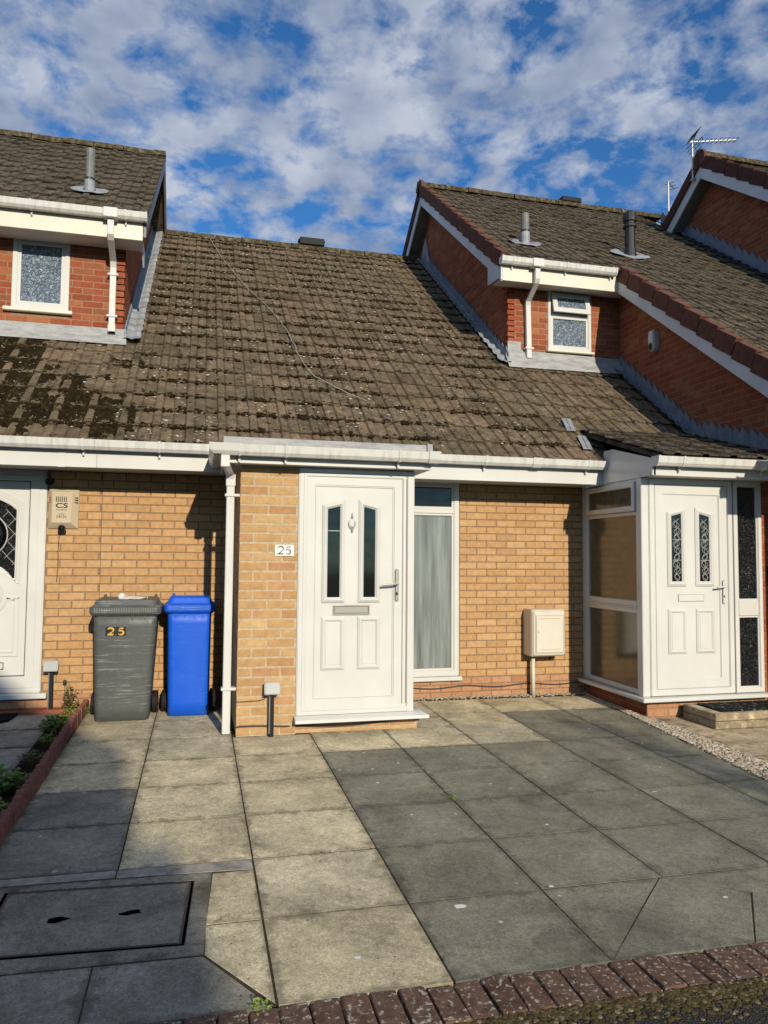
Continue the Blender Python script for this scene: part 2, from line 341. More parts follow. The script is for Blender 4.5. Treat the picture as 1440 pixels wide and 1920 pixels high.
    def build(s, name, mat, parent=None, bevel=0, smooth=False, seg=1, **t):
        o = bpy.data.objects.new(name, s.mesh(name, mat, bevel, smooth, seg)); link(o, parent); tag(o, **t)
        return o
def inst(name, me, parent, w, rot=(0, 0, 0), sc=(1, 1, 1)):
    o = bpy.data.objects.new(name, me); link(o, parent, w); o.rotation_euler = rot; o.scale = sc; return o
def textmesh(txt, size, mat, bold=0):
    c = bpy.data.curves.new('lettering', 'FONT'); c.body = txt; c.size = size; c.extrude = .0008; c.offset = bold; c.align_x = 'CENTER'; c.resolution_u = 3
    o = bpy.data.objects.new('lettering', c); COL.objects.link(o); dg = bpy.context.evaluated_depsgraph_get()
    me = bpy.data.meshes.new_from_object(o.evaluated_get(dg)); bpy.data.objects.remove(o); bpy.data.curves.remove(c)
    me.materials.clear(); me.materials.append(MT[mat]); return me

# ------------------------------------------------------------------ ground
g = MB().box(-60, 60, -60, 60, -.22, -.12); ground = g.build('ground', 'asphalt', kind='structure')
road = MB().add([(-30, -4.97, GZ(0, -4.97)-.012), (30, -4.97, GZ(0, -4.97)-.012), (30, -12, -.085), (-30, -12, -.085)], [(3, 2, 1, 0)]).build('road', 'asphalt', kind='structure')
drive = MB().add([(-.98, -4.775, GZ(-.98, -4.775)-.0018), (4.15, -4.775, GZ(4.15, -4.775)-.0018), (4.15, .05, GZ(4.15, .05)-.0018), (-.98, .05, GZ(-.98, .05)-.0018)], [(0, 1, 2, 3)]).build('driveway', 'joint_soil', kind='structure')
TILT = (math.atan(.015), math.atan(.006), 0)
def slab_mesh(w, h, mat, seed):
    r = random.Random(seed); m = MB(); j = lambda: r.uniform(-.0025, .0025); e = .0015
    top = [(-w/2+e+j(), -h/2+e+j(), 0), (w/2-e+j(), -h/2+e+j(), 0), (w/2-e+j(), h/2-e+j(), 0), (-w/2+e+j(), h/2-e+j(), 0)]
    mid = [(-w/2, -h/2, -.0016), (w/2, -h/2, -.0016), (w/2, h/2, -.0016), (-w/2, h/2, -.0016)]
    bot = [(x, y, -.04) for x, y, _ in mid]
    return m.loops([bot, mid, top]).mesh('paving_slab', mat)
SX, SY, X0, Y0 = .634, .604, .928, -1.761
def slab_poly(pts, mat, dz=0, name='paving_slab', par=None, th=.035):
    cx = sum(p[0] for p in pts)/len(pts); cy = sum(p[1] for p in pts)/len(pts)
    def ins(k, d):
        out = []
        for x, y in pts:
            v = Vector((cx-x, cy-y)); v.normalize(); out.append((x+v.x*d, y+v.y*d, GZ(x, y)+k+dz))
        return out
    return MB().loops([ins(-th, 0), ins(-.0016, 0), ins(0.0004, .004)]).build(name, mat, par or drive)
cache = {}
def slab(x0, x1, y0, y1, mat):
    gp = .008; w, h = x1-x0-gp, y1-y0-gp; k = (round(w, 3), round(h, 3), mat, R.randrange(3))
    if k not in cache: cache[k] = slab_mesh(w, h, mat, len(cache))
    cx, cy = (x0+x1)/2, (y0+y1)/2
    inst('paving_slab', cache[k], drive, (cx, cy, GZ(cx, cy)+R.uniform(-.0002, .0012)),
         (TILT[0]+R.uniform(-.001, .001), -TILT[1]*-1+R.uniform(-.001, .001), R.uniform(-.003, .003)))
colx = lambda c: X0 + c*SX
rowy = lambda r: Y0 - r*SY
# left two columns, rows -2..2 (beige; near left ones carry shade in their colour)
ys = [-.02, -.553, -1.157, rowy(0), rowy(1), rowy(2), rowy(3)]
for i_, (a, b) in enumerate(zip(ys[1:], ys[:-1])):
    slab(-.955, colx(-2), a, b, 'slab_beige' if i_ < 4 else 'slab_grey_shade'); slab(colx(-2), colx(-1), a, b, 'slab_beige')
for r in range(-1, 5):
    if r >= 0: slab(colx(-1), colx(0), rowy(r+1), rowy(r), 'slab_beige')
slab(colx(-1), colx(0), rowy(0), -1.21, 'slab_beige')
# manhole corner
slab_poly([(colx(-1)-.006, -3.70), (.098, -3.70), (.062, -4.18), (colx(-1)-.006, -4.18)], 'slab_beige')
slab_poly([(colx(-1)-.006, -4.186), (.062, -4.186), (.055, -4.405), (colx(-1)-.006, -4.765)], 'slab_beige')
slab_poly([(.049, -4.415), (.275, -4.78), (-.343, -4.78), (-.343, -4.405)], 'slab_grey_shade')
slab_poly([(-.349, -4.405), (-.349, -4.78), (-.955, -4.78), (-.955, -4.385)], 'slab_grey_shade')
slab_poly([(-.955, -3.578), (-.347, -3.578), (-.347, -3.655), (-.955, -3.648)], 'mortar_joint', 0, 'mortar_strip')
slab_poly([(-.34, -3.578), (colx(-1)-.006, -3.578), (colx(-1)-.006, -3.692), (.09, -3.680), (-.34, -3.662)], 'mortar_joint', 0, 'mortar_strip')
# grey field, columns 0..4, rows 0..4
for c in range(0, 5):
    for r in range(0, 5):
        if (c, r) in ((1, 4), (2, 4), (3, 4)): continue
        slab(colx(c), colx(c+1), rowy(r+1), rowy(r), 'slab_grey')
a, b = rowy(4)-.003, rowy(5)+.003
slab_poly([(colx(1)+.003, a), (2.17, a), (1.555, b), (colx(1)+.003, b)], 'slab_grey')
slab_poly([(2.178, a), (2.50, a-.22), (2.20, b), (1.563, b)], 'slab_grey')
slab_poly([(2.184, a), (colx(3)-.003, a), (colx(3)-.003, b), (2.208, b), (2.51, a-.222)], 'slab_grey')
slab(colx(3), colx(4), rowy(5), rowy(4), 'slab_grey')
# band behind the porch corner
for c in range(0, 3):
    for a, b in ((rowy(0), -1.157), (-1.157, -.70), (-.70, -.12)): slab(colx(c), colx(c+1), a, b, 'slab_beige')
for c in range(3, 5):
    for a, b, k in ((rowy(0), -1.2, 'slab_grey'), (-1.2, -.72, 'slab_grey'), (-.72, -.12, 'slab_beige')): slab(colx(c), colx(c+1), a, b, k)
# manhole cover
mh = thing('manhole_cover', (-.36, -4.02, GZ(-.36, -4.02)), 'rectangular concrete manhole cover with two lifting holes in the paving', 'manhole cover')
P = PZ()
outer = [(-.955, -3.655), (.095, -3.685), (.052, -4.405), (-.955, -4.378)]
inner = [(-.80, -3.715), (.012, -3.76), (-.022, -4.32), (-.80, -4.275)]
MB().ring(outer, inner, -.05, .0006, P).build('frame', 'manhole_concrete', mh, bevel=.004)
cin = [(-.785, -3.727), (0.0, -3.772), (-.033, -4.308), (-.785, -4.262)]
lid = MB().prism(cin, -.05, .0004, P).build('cover', 'manhole_concrete', mh, bevel=.005)
MB().ring(inner, cin, -.04, -.0012, P).build('tray_gap', 'hole_black', mh)
MB().ring(cin, [(x+.010*(1 if x < -.4 else -1), y+.010*(1 if y < -4 else -1)) for x, y in cin], -.03, .0022, P).build('tray_edge', 'rust', mh, bevel=.001)
for hx, hy in ((-.534, -4.014), (-.243, -4.012)):
    m_ = MB().loops([[P(hx+math.cos(t)*.045*k*(1+.25*math.sin(3*t+hx*9)), hy+math.sin(t)*.022*k*(1+.3*math.cos(2*t+hx*5)), z) for t in [q*math.pi/7 for q in range(14)]] for k, z in ((1.0, .0006), (.85, .0012))])
    m_.build('lifting_hole', 'hole_black', lid)
for sx_, sy_, sr_ in ((1.138, -4.252, .026), (1.62, -4.16, .012), (1.95, -3.45, .010), (.62, -4.55, .013), (2.35, -4.42, .011)):   # old paint spots
    MB().loops([[P(sx_+math.cos(t)*sr_*k*(1+.18*math.sin(3*t+sx_*7)), sy_+math.sin(t)*sr_*.8*k*(1+.2*math.cos(2*t)), z) for t in [q*math.pi/8 for q in range(16)]] for k, z in ((1, .0022), (.9, .0030))]).build('paint_spot', 'white_paper', drive)
# brick kerb
kerb = MB().add([(-1.2, -5.02, GZ(-1.2, -5.02)-.02), (4.3, -5.02, GZ(4.3, -5.02)-.02), (4.3, -4.782, GZ(4.3, -4.78)-.02), (-1.2, -4.782, GZ(-1.2, -4.78)-.02)], [(0, 1, 2, 3)]).build('kerb', 'joint_soil', kind='structure')
pv = []
for k in range(4):
    r = random.Random(k); w, h = .098, .205; j = lambda: r.uniform(-.004, .004)
    a = [(-w/2, -h/2, -.05), (w/2, -h/2, -.05), (w/2, h/2, -.05), (-w/2, h/2, -.05)]
    b = [(x+j(), y+j(), -.010) for x, y, _ in a]; c = [(x*.93+j(), y*.97+j(), j()*.6) for x, y, _ in a]
    pv.append(MB().loops([a, b, c]).mesh('brick', 'paver'))
x = -1.1
while x < 3.2:
    inst('brick', R.choice(pv), kerb, (x, -4.885+R.uniform(-.006, .006), GZ(x, -4.88)+.002+R.uniform(-.004, .004)), (R.uniform(-.02, .03), R.uniform(-.03, .03), R.uniform(-.03, .03))); x += .1035
# neighbour areas
fore = MB().add([(4.12, -6, GZ(4.1, -5)-.03), (9, -6, GZ(9, -5)-.03), (9, .2, -.02), (4.12, .2, GZ(4.1, 0)-.012)], [(0, 1, 2, 3)]).build('forecourt', 'slab_concrete', kind='structure')
path = MB().box(-6, -1.0, -5, .05, -.1, -.0).build('path', 'soil', kind='structure')
for i, (a, b) in enumerate(((-.66, -.10), (-1.22, -.67), (-1.80, -1.23), (-2.4, -1.81))):
    for x0 in (-1.80, -2.42, -3.04):
        cx = x0+.305
        me = slab_mesh(.61, b-a-.012, 'slab_path', i*7); inst('paving_slab', me, path, (cx, (a+b)/2, GZ(cx, a)+.004), TILT)
gm = []
for k in range(5):
    r = random.Random(k+50); n = 6
    rings = [[(math.cos(q*2*math.pi/n)*rr*r.uniform(.8, 1.2), math.sin(q*2*math.pi/n)*rr*r.uniform(.6, 1.0), z) for q in range(n)] for rr, z in ((.55, -.35), (1, .05), (.6, .5))]
    gm.append(rings)
def pebbles(n, fn, s0, s1):
    m = MB()
    for _ in range(n):
        x, y = fn(); s = R.uniform(s0, s1); a = R.uniform(0, 6.28); z = GZ(x, y)+R.uniform(.0, .012); ca, sa = math.cos(a), math.sin(a)
        m.loops([[(x+(u*ca-v*sa)*s, y+(u*sa+v*ca)*s, z+w*s*.8) for u, v, w in g_] for g_ in R.choice(gm)])
    return m
def gr():
    t = R.random()**.8; y = -.02-3.3*t; l = 4.06-.098*(-y)*.95-.03; r = 4.085 if y > -1.2 else 4.13; return R.uniform(l+.06, r), y
pebbles(3600, gr, .008, .019).build('gravel_strip', 'pebble', label='pale gravel strip along the edge of the grey paving', cat='gravel', kind='stuff')
pebbles(900, lambda: (R.uniform(1.9, 4.05), -.01-abs(R.gauss(0, .045))), .007, .016).build('gravel_margin', 'pebble', label='narrow gravel margin at the foot of the buff wall', cat='gravel', kind='stuff')
# debris and moss along the kerb foot
m_ = MB()
for _ in range(5000):
    x = -.5+3.6*R.random()**.7; y = -4.985-abs(R.gauss(0, .04+.03*max(0, x-.6))); s = R.uniform(.003, .013); z = max(GZ(x, y)-.007, -.0425+(y+4.97)*.006) if y < -4.99 else GZ(x, y)-.004
    m_.loops([[(x+u*s, y+v*s, z+w*s*.6) for u, v, w in g_] for g_ in R.choice(gm)])
m_.build('kerb_debris', 'grit', label='brown moss and debris along the road side of the brick kerb', cat='moss', kind='stuff')
m_ = MB()   # moss and tiny weeds in the joints
for _ in range(900):
    if R.random() < .55: x = R.choice([colx(-2), colx(-1), colx(0), colx(1)])+R.gauss(0, .004); y = R.uniform(-4.7, -1.3)
    else: x = R.uniform(-.9, colx(0)); y = R.choice([rowy(r) for r in range(-1, 4)])+R.gauss(0, .004)
    if x < .3 and y < -3.55: continue
    s = R.uniform(.003, .007); z = GZ(x, y)-.002
    m_.loops([[(x+u*s, y+v*s, z+w*s*.8) for u, v, w in g_] for g_ in R.choice(gm)])
m_.build('joint_moss', 'moss', label='dark moss growing in the joints of the beige slabs', cat='moss', kind='stuff')

# ------------------------------------------------------------------ bricks and tiles
def brick_meshes(mat, w=.215, h=.065, proud=.005):
    out = []
    for k in range(6):
        r = random.Random(k+99); j = lambda a=.0018: r.uniform(-a, a)
        fr = [(-w/2+.004+j(), -proud+j(.0008), -h/2+.004+j()), (w/2-.004+j(), -proud+j(.0008), -h/2+.004+j()), (w/2-.004+j(), -proud+j(.0008), h/2-.004+j()), (-w/2+.004+j(), -proud+j(.0008), h/2-.004+j())]
        md = [(-w/2, -.0004, -h/2), (w/2, -.0004, -h/2), (w/2, -.0004, h/2), (-w/2, -.0004, h/2)]
        bk = [(x, .02, z) for x, _, z in md]
        out.append(MB().loops([fr, md, bk]).mesh('brick', mat))
    return out
BR = {}
def bricks(mat):
    if mat not in BR: BR[mat] = brick_meshes(mat, proud=.0025 if mat in ('brick_red', 'brick_pillar') else .0045)
    return BR[mat]
PENDB = {}          # house -> list of brick specs
def brickwork(house, part, mat, plane, u0, u1, z0, z1, joint, holes=(), inside=None, course=.075, zref=2.033, module=.225, alt=0, gap=.005):
    """plane: ('y',Y) faces -Y, ('xn',X) faces -X, ('xp',X) faces +X"""
    k0 = math.floor((zref - z1)/course)-1; k1 = math.ceil((zref - z0)/course)+1
    for k in range(k0, k1):
        zt, zb = zref-k*course, zref-(k+1)*course
        a, b = max(zb+gap, z0), min(zt-gap, z1)
        if b-a < .02: continue
        off = joint + (module/2 if (k+alt) % 2 == 0 else 0)
        n0 = math.floor((u0-off)/module)-1; n1 = math.ceil((u1-off)/module)+1
        for n in range(n0, n1):
            segs = [(max(off+n*module+gap, u0), min(off+(n+1)*module-gap, u1))]
            for h in holes:
                if h[2] < (a+b)/2 < h[3]:
                    ns = []
                    for p, q in segs:
                        if q <= h[0] or p >= h[1]: ns.append((p, q))
                        else:
                            if p < h[0]: ns.append((p, h[0]))
                            if q > h[1]: ns.append((h[1], q))
                    segs = ns
            for p, q in segs:
                if q-p < .02: continue
                c, z = (p+q)/2, (a+b)/2
                if inside and not inside(c, z): continue
                w, rot = ((c, plane[1], z), 0) if plane[0] == 'y' else ((plane[1], c, z), -math.pi/2 if plane[0] == 'xn' else math.pi/2)
                X, Y = px(w)
                if not (-60 < X < 1500 and -40 < Y < 1960): continue
                PENDB.setdefault(house.name, [house, []])[1].append((part, mat, w, rot, (q-p)/.215, (b-a)/(.065)))
def flush_bricks():
    for hn, (house, lst) in PENDB.items():
        lst.sort(key=lambda s: (Vector(s[2])-CAM).length)
        rest = {}
        for i, (part, mat, w, rot, sx, sz) in enumerate(lst):
            if i < 300:
                inst('brick', R.choice(bricks(mat)), part, w, (0, 0, rot), (sx, 1, sz))
            else: rest.setdefault((part.name, mat), (part, []))[1].append((w, rot, sx, sz))
        for (pn, mat), (part, l2) in rest.items():
            m_ = MB()
            for w, rot, sx, sz in l2:
                me = R.choice(bricks(mat)); c, s_ = math.cos(rot), math.sin(rot)
                vs = [(w[0]+v.co.x*sx*c-v.co.y*s_, w[1]+v.co.x*sx*s_+v.co.y*c, w[2]+v.co.z*sz) for v in me.vertices]
                m_.add(vs, [tuple(p.vertices) for p in me.polygons])
            o = bpy.data.objects.new('brickwork', m_.mesh('brickwork', mat, recalc=False)); link(o, part); tag(o, kind='stuff')
def wallsheet(name, mat, house, P, u0, u1, z0, z1, holes=(), th=.1):
    us = sorted(set([u0, u1]+[h for H in holes for h in H[:2] if u0 < h < u1])); zs = sorted(set([z0, z1]+[h for H in holes for h in H[2:] if z0 < h < z1]))
    m_ = MB()
    for a, b in zip(us, us[1:]):
        for c, d in zip(zs, zs[1:]):
            if any(H[0] <= (a+b)/2 <= H[1] and H[2] <= (c+d)/2 <= H[3] for H in holes): continue
            m_.box(a, b, c, d, -th, 0, P)
    return m_.build(name, mat, house)
MS = .745; PITCH = math.atan(MS); CP, SP = math.cos(PITCH), math.sin(PITCH); GAUGE = .345
PROF = [(0, .012), (.008, .001), (.018, .005), (.100, .003), (.108, -.004), (.122, .019), (.152, .022), (.183, .019), (.196, -.004), (.204, .003), (.282, .005), (.292, .001), (.300, .012)]
def tile_meshes(mat):
    out = []
    for k in range(6):
        r = random.Random(k+5); hi = []; lo = []; bt = []
        for u, h in PROF:
            e = r.uniform(-.006, .006)
            hi.append((u-.15, .40, h-.006)); lo.append((u-.15, e, h+.019)); bt.append((u-.15, e+.004, h-.001))
        n = len(PROF); m_ = MB(); fs = [(i, i+1, n+i+1, n+i) for i in range(n-1)] + [(n+i, n+i+1, 2*n+i+1, 2*n+i) for i in range(n-1)]
        fs += [(0, n, 2*n), (n-1, 3*n-1, 2*n-1)]
        out.append(m_.add(bt+lo+hi, [(f[0], f[1], f[2], f[3]) if len(f) == 4 else f for f in fs]).mesh('roof_tile', mat))
    return out
TL = {}
def tiles(mat):
    if mat not in TL: TL[mat] = tile_meshes(mat)
    return TL[mat]
PENDT = {}
def tiling(house, part, mat, x0, ncol, ya, yb, zf, pitch=PITCH, keep=None):
    """zf(y): roof surface height; rows from ya up to yb"""
    dy = GAUGE*math.cos(pitch); r = 0
    while ya + r*dy < yb:
        y = ya + r*dy
        for c in range(ncol):
            x = x0+.3*(c+.5); w = (x, y, zf(y))
            if keep and not keep(x, y): continue
            X, Y = px((x, y+dy/2, zf(y+dy/2)))
            if not (-70 < X < 1520 and Y > -40): continue
            PENDT.setdefault(house.name, [house, []])[1].append((part, mat, w, pitch))
        r += 1
def flush_tiles():
    for hn, (house, lst) in PENDT.items():
        lst.sort(key=lambda s: (Vector(s[2])-CAM).length); rest = {}
        for i, (part, mat, w, pitch) in enumerate(lst):
            me = R.choice(tiles(mat)); rot = (pitch+R.uniform(-.012, .012), R.uniform(-.008, .008), R.uniform(-.006, .006))
            if i < 300: inst('roof_tile', me, part, (w[0], w[1]+R.uniform(-.006, .006), w[2]), rot)
            else: rest.setdefault((part.name, mat), (part, []))[1].append((me, w, rot))
        for (pn, mat), (part, l2) in rest.items():
            m_ = MB()
            for me, w, rot in l2:
                M = Matrix.Translation(w) @ Matrix.Rotation(rot[2], 4, 'Z') @ Matrix.Rotation(rot[0], 4, 'X')
                m_.add([M @ v.co for v in me.vertices], [tuple(p.vertices) for p in me.polygons])
            o = bpy.data.objects.new('roof_tiling', m_.mesh('roof_tiling', mat, recalc=False)); link(o, part); tag(o, kind='stuff')

# ------------------------------------------------------------------ building components
def gutter(house, x0, x1, yb, ztop, ends=(True, True), clips=(), unions=(), name='gutter'):
    prof = [(0, 0), (0, -.072), (-.022, -.086), (-.078, -.086), (-.100, -.060), (-.112, 0), (-.106, 0), (-.094, -.057), (-.075, -.080), (-.024, -.080), (-.006, -.068), (-.006, 0)]
    m_ = MB().loops([[(x, yb+a, ztop+b) for a, b in prof] for x in (x0, x1)])
    o = m_.build(name, 'upvc_gutter', house)
    for x, on in ((x0, ends[0]), (x1, ends[1])):
        if on:
            q = [(0.004, .004), (.004, -.076), (-.022, -.091), (-.080, -.091), (-.105, -.062), (-.118, .004)]
            MB().loops([[(x+d, yb+a, ztop+b) for a, b in q] for d in (-.008, .012)]).build('stop_end', 'upvc', o)
    q = [(0.002, .005), (-.118, .005), (-.106, -.062), (-.082, -.093), (-.020, -.093), (.002, -.075)]
    for x in clips:
        MB().loops([[(x+d, yb+a, ztop+b) for a, b in q] for d in (-.011, .011)]).box(x-.008, x+.008, yb-.03, yb+.01, ztop-.135, ztop-.085).build('bracket', 'upvc', o, bevel=.002)
    for x in unions:
        MB().loops([[(x+d, yb+a*1.02, ztop+b) for a, b in q] for d in (-.05, .05)]).build('union', 'upvc', o, bevel=.003)
    return o
def verge(part, X, ya, yb, zf, mat, w=.10, step=GAUGE, name='verge_tile'):
    me = MB()
    Lg = .335; hh = .15
    me.box(0, .016, 0, Lg, -hh, .045).box(.016, w, 0, Lg, .022, .045)
    M = me.mesh(name, mat, bevel=.004)
    y = ya; dy = step*CP
    while y < yb:
        inst(name, M, part, (X+R.uniform(-.004, .004), y, zf(y)+.030), (PITCH-.075, 0, R.uniform(-.012, .012))); y += dy
def slopebox(m_, x0, x1, ya, yb, zf, t0, t1):
    """prism following a roof line between x0,x1, vertical offsets t0..t1"""
    vs = [(x, y, zf(y)+t) for x in (x0, x1) for y, t in ((ya, t0), (yb, t0), (yb, t1), (ya, t1))]
    m_.add(vs, [(0, 1, 2, 3), (7, 6, 5, 4), (0, 4, 5, 1), (1, 5, 6, 2), (2, 6, 7, 3), (3, 7, 4, 0)])
    return m_
def ridge(part, x0, x1, y, z, r=.115, end=None):
    me = MB(); n = 8
    ang = [math.pi*q/n for q in range(n+1)]
    rings = [[(x, math.cos(a)*rr, math.sin(a)*rr*.8) for a in ang]+[(x, -rr, -.03), (x, rr, -.03)] for x, rr in ((0, r), (.43, r*.97))]
    M = me.loops(rings).mesh('ridge_tile', 'ridge', smooth=False)
    x = x0
    while x < x1-.05:
        inst('ridge_tile', M, part, (x, y+R.uniform(-.008, .008), z+R.uniform(-.006, .006)), (0, R.uniform(-.012, .012), R.uniform(-.01, .01)), (min(1, (x1-x)/.44), 1, 1)); x += .44
    if end is not None:
        MB().loops([[(end+d, y+math.cos(q*math.pi/10)*.15, z-.02+math.sin(q*math.pi/10)*.15) for q in range(20)] for d in (-.02, .03)]).build('ridge_end', 'verge_tile', part, bevel=.006)
def stepflash(house, name, P, ys, zf, mat, h=.17, pitch=.125):
    """pointed lead steps on a side wall above the roof line"""
    o = None; M = None
    fl = MB(); y0, y1 = ys
    o = slopebox(MB(), P(0, 0, .004)[0], P(0, 0, .012)[0], y0, y1, zf, -.02, .06).build(name, mat, house)
    y = y0
    while y < y1:
        z = zf(y); j = R.uniform(-.012, .012)
        pts = [(y-.02, zf(y-.02)+.0), (y+pitch*1.05, zf(y+pitch)+.0), (y+pitch*1.0, zf(y+pitch)+h*.62+j), (y+pitch*.55, zf(y+pitch*.5)+h+j+.03), (y-.015, z+h*.75+j)]
        MB().prism(pts, .008+R.uniform(0, .004), .02+R.uniform(0, .008), P).build('lead_step', mat, o); y += pitch
    return o
def apron(house, x0, x1, ya, yb, zf, mat, n=40, name='lead_apron', amp=.026):
    """rippled lead laid over the tiles"""
    m_ = MB(); cols = 5
    rows = []
    for i in range(n*4+1):
        t = i/(n*4); y = ya+(yb-ya)*t; ph = (i % 4)/4
        up = amp*(1.0-ph)*1.6
        rows.append([(x0+(x1-x0)*c/(cols-1)+(R.uniform(-.006, .006) if c == cols-1 else 0), y+.012*math.sin(c*1.3), zf(y)+.050+up+.010*math.sin(c*2.2)) for c in range(cols)])
    vs = [v for r_ in rows for v in r_]; fs = []
    for i in range(n*4):
        for c in range(cols-1): fs.append((i*cols+c, i*cols+c+1, (i+1)*cols+c+1, (i+1)*cols+c))
    return m_.add(vs, fs).build(name, mat, house)
def pipe_sq(m_, x, y, z0, z1, s=.065): return m_.box(x-s/2, x+s/2, y-s/2, y+s/2, z0, z1)
def casement(parent, P, a, b, c, d, mat_frame='upvc', mat_glass='glass_frost', fw=.055, sw=.05, name='window', split=None, glasses=None, tilt=None):
    fr = MB().frame(a, b, c, d, fw, -.06, .012, P).build(name, mat_frame, parent, bevel=.006, seg=2)
    z = [c+fw, d-fw] if split is None else [c+fw, split-.025, split+.025, d-fw]
    if split is not None: MB().box(a+fw, b-fw, split-.025, split+.025, -.05, .012, P).build('transom', mat_frame, fr, bevel=.005)
    for i in range(0, len(z), 2):
        g_ = glasses[i//2] if glasses else mat_glass
        MB().frame(a+fw-.002, b-fw+.002, z[i]-.002, z[i+1]+.002, sw*.5, -.05, .002, P).build('sash', mat_frame, fr, bevel=.004)
        e = sw*.5
        MB().box(a+fw+e-.004, b-fw-e+.004, z[i]+e-.004, z[i+1]-e+.004, -.035, -.018, P).build('pane', g_, fr)
    return fr
def moulding(door, P, poly, w, d0, d1, mat='upvc'):
    cx = sum(p[0] for p in poly)/len(poly); cz = sum(p[1] for p in poly)/len(poly)
    def sh(k):
        out = []; n = len(poly)
        for i in range(n):
            p0, p1, p2 = Vector(poly[i-1]), Vector(poly[i]), Vector(poly[(i+1) % n])
            e1, e2 = (p1-p0).normalized(), (p2-p1).normalized(); n1 = Vector((-e1.y, e1.x)); n2 = Vector((-e2.y, e2.x))
            bis = (n1+n2); bis = bis/max(.3, bis.length_squared)*2
            out.append(tuple(p1+bis*k))
        return out
    m_ = MB(); m_.ring(poly, sh(w*.45), d0, d0+(d1-d0)*.4, P, d1); m_.ring(sh(w*.45), sh(w*.62), d0, d1, P, d1*1.0); m_.ring(sh(w*.62), sh(w), d0, d1, P, d0+(d1-d0)*.3)
    return m_.build('moulding', mat, door), sh(w)
def pent(a, b, c, d, rise, side): # window with slanted top; side -1: high on right
    return [(a, c), (b, c), (b, d if side < 0 else d-rise), (a, d-rise if side < 0 else d)]

ZMAIN = lambda y: 2.835+MS*y
# ================================================================== HOUSE 25
h25 = thing('terraced_house', (1.5, 0, 0), 'buff brick house with mossy roof and projecting white front door numbered 25', 'house', 'row of terraced houses')
# --- main walls
HW = [(1.80, 2.663, .205, 2.30)]
wl = wallsheet('wall', 'mortar', h25, PY(0), -.89, .40, -.08, 2.30)
wr = wallsheet('wall', 'mortar', h25, PY(0), 1.75, 4.11, -.08, 2.30, HW)
brickwork(h25, wl, 'brick_buff', ('y', 0), -.89, .40, .20, 2.28, -.681)
brickwork(h25, wl, 'brick_plinth', ('y', 0), -.89, .40, -.05, .20, -.63)
brickwork(h25, wr, 'brick_buff', ('y', 0), 1.80, 4.11, .23, 2.28, 3.196, [(1.7, 2.668, .0, 2.4)])
brickwork(h25, wr, 'brick_plinth', ('y', 0), 1.80, 4.11, -.05, .225, 3.14, [(1.7, 2.68, .2, 2.4)])
# --- porch pillar
pil = MB().box(.325, .805, -1.2, -.02, -.05, 2.25).build('porch_pillar', 'mortar_pale', h25)
brickwork(h25, pil, 'brick_pillar', ('y', -1.2), .322, .80, -.02, 2.235, .325+.1125-.0, course=.0785, zref=2.222, module=.236, gap=.0075)
brickwork(h25, pil, 'brick_pillar', ('xn', .325), -1.19, 0, .0, 2.235, -1.19, course=.0785, zref=2.222)
# --- porch side, cill plinth
MB().box(1.79, 1.83, -1.15, 0, .15, 2.25).build('porch_side_panel', 'upvc', h25)
pl = MB().box(.805, 1.86, -1.165, -.3, -.05, .125).build('door_plinth', 'mortar_pale', h25)
brickwork(h25, pl, 'brick_plinth', ('y', -1.165), .81, 1.86, .045, .122, .83, course=.078, zref=.122)
brickwork(h25, pl, 'brick_pillar', ('y', -1.165), .81, 1.86, -.03, .045, .93, course=.078, zref=.044)
# --- front door
P = PY(-1.2)
fr = MB().frame(.805, 1.81, .165, 2.232, .062, -.06, .02, P).build('door_frame', 'upvc', h25, bevel=.008, seg=2)
MB().frame(.845, 1.74, .205, 2.19, .03, -.05, .024, P).build('frame_bead', 'upvc', fr, bevel=.004)
MB().box(1.752, 1.812, .17, 2.225, .0, .024, P).build('frame_extension', 'upvc', fr, bevel=.004)
dr = MB().frame(.868, 1.712, .225, 2.165, .082, -.03, .014, P).build('front_door', 'upvc', h25, bevel=.006, seg=2)
MB().box(.945, 1.636, .30, 2.09, -.03, .004, P).build('door_panel', 'upvc', dr)
MB().frame(.946, 1.634, .302, 2.088, .012, .0, .012, P).build('panel_bead', 'upvc', dr, bevel=.003)
for a, b, sd_ in ((1.009, 1.205, -1), (1.322, 1.512, 1)):
    mo, inn = moulding(dr, P, pent(a, b, 1.097, 1.97, .05, sd_), .045, .004, .026)
    MB().prism(inn, .004, .008, P).build('pane', 'glass_dark', dr)
    if sd_ < 0: MB().box(1.058, 1.158, 1.700, 1.704, .0085, .010, P).build('glazing_line', 'white_paper', dr)
for a, b in ((1.008, 1.208), (1.320, 1.514)):
    mo, inn = moulding(dr, P, [(a, .537), (b, .537), (b, .977), (a, .977)], .040, .004, .022)
    MB().prism(inn, .004, .013, P).build('raised_panel', 'upvc', dr, bevel=.003)
lb = MB().frame(1.107, 1.423, .992, 1.076, .012, .004, .016, P).build('letter_plate', 'chrome', dr, bevel=.003)
MB().box(1.119, 1.411, 1.006, 1.064, .004, .012, P).build('flap', 'chrome', lb, bevel=.004)
kn = MB()
kn.prism([(1.264+math.cos(t)*.026, 1.775+math.sin(t)*.036) for t in [q*math.pi/8 for q in range(16)]], .004, .010, P)
kn.tube([P(1.264+math.cos(t)*.028, 1.765+math.sin(t)*.042, .018) for t in [math.pi*.15-q*math.pi*1.3/12 for q in range(13)]], .005, 6)
kn.tube([P(1.264, 1.81, .01), P(1.264, 1.855, .01)], [.012, .004], 8).tube([P(1.264, 1.74, .014), P(1.264, 1.69, .014)], [.012, .006], 8)
kn.build('knocker', 'chrome', dr)
hd = MB().box(1.642, 1.674, 1.104, 1.378, .012, .022, P).build('handle_plate', 'chrome', dr, bevel=.006, seg=2)
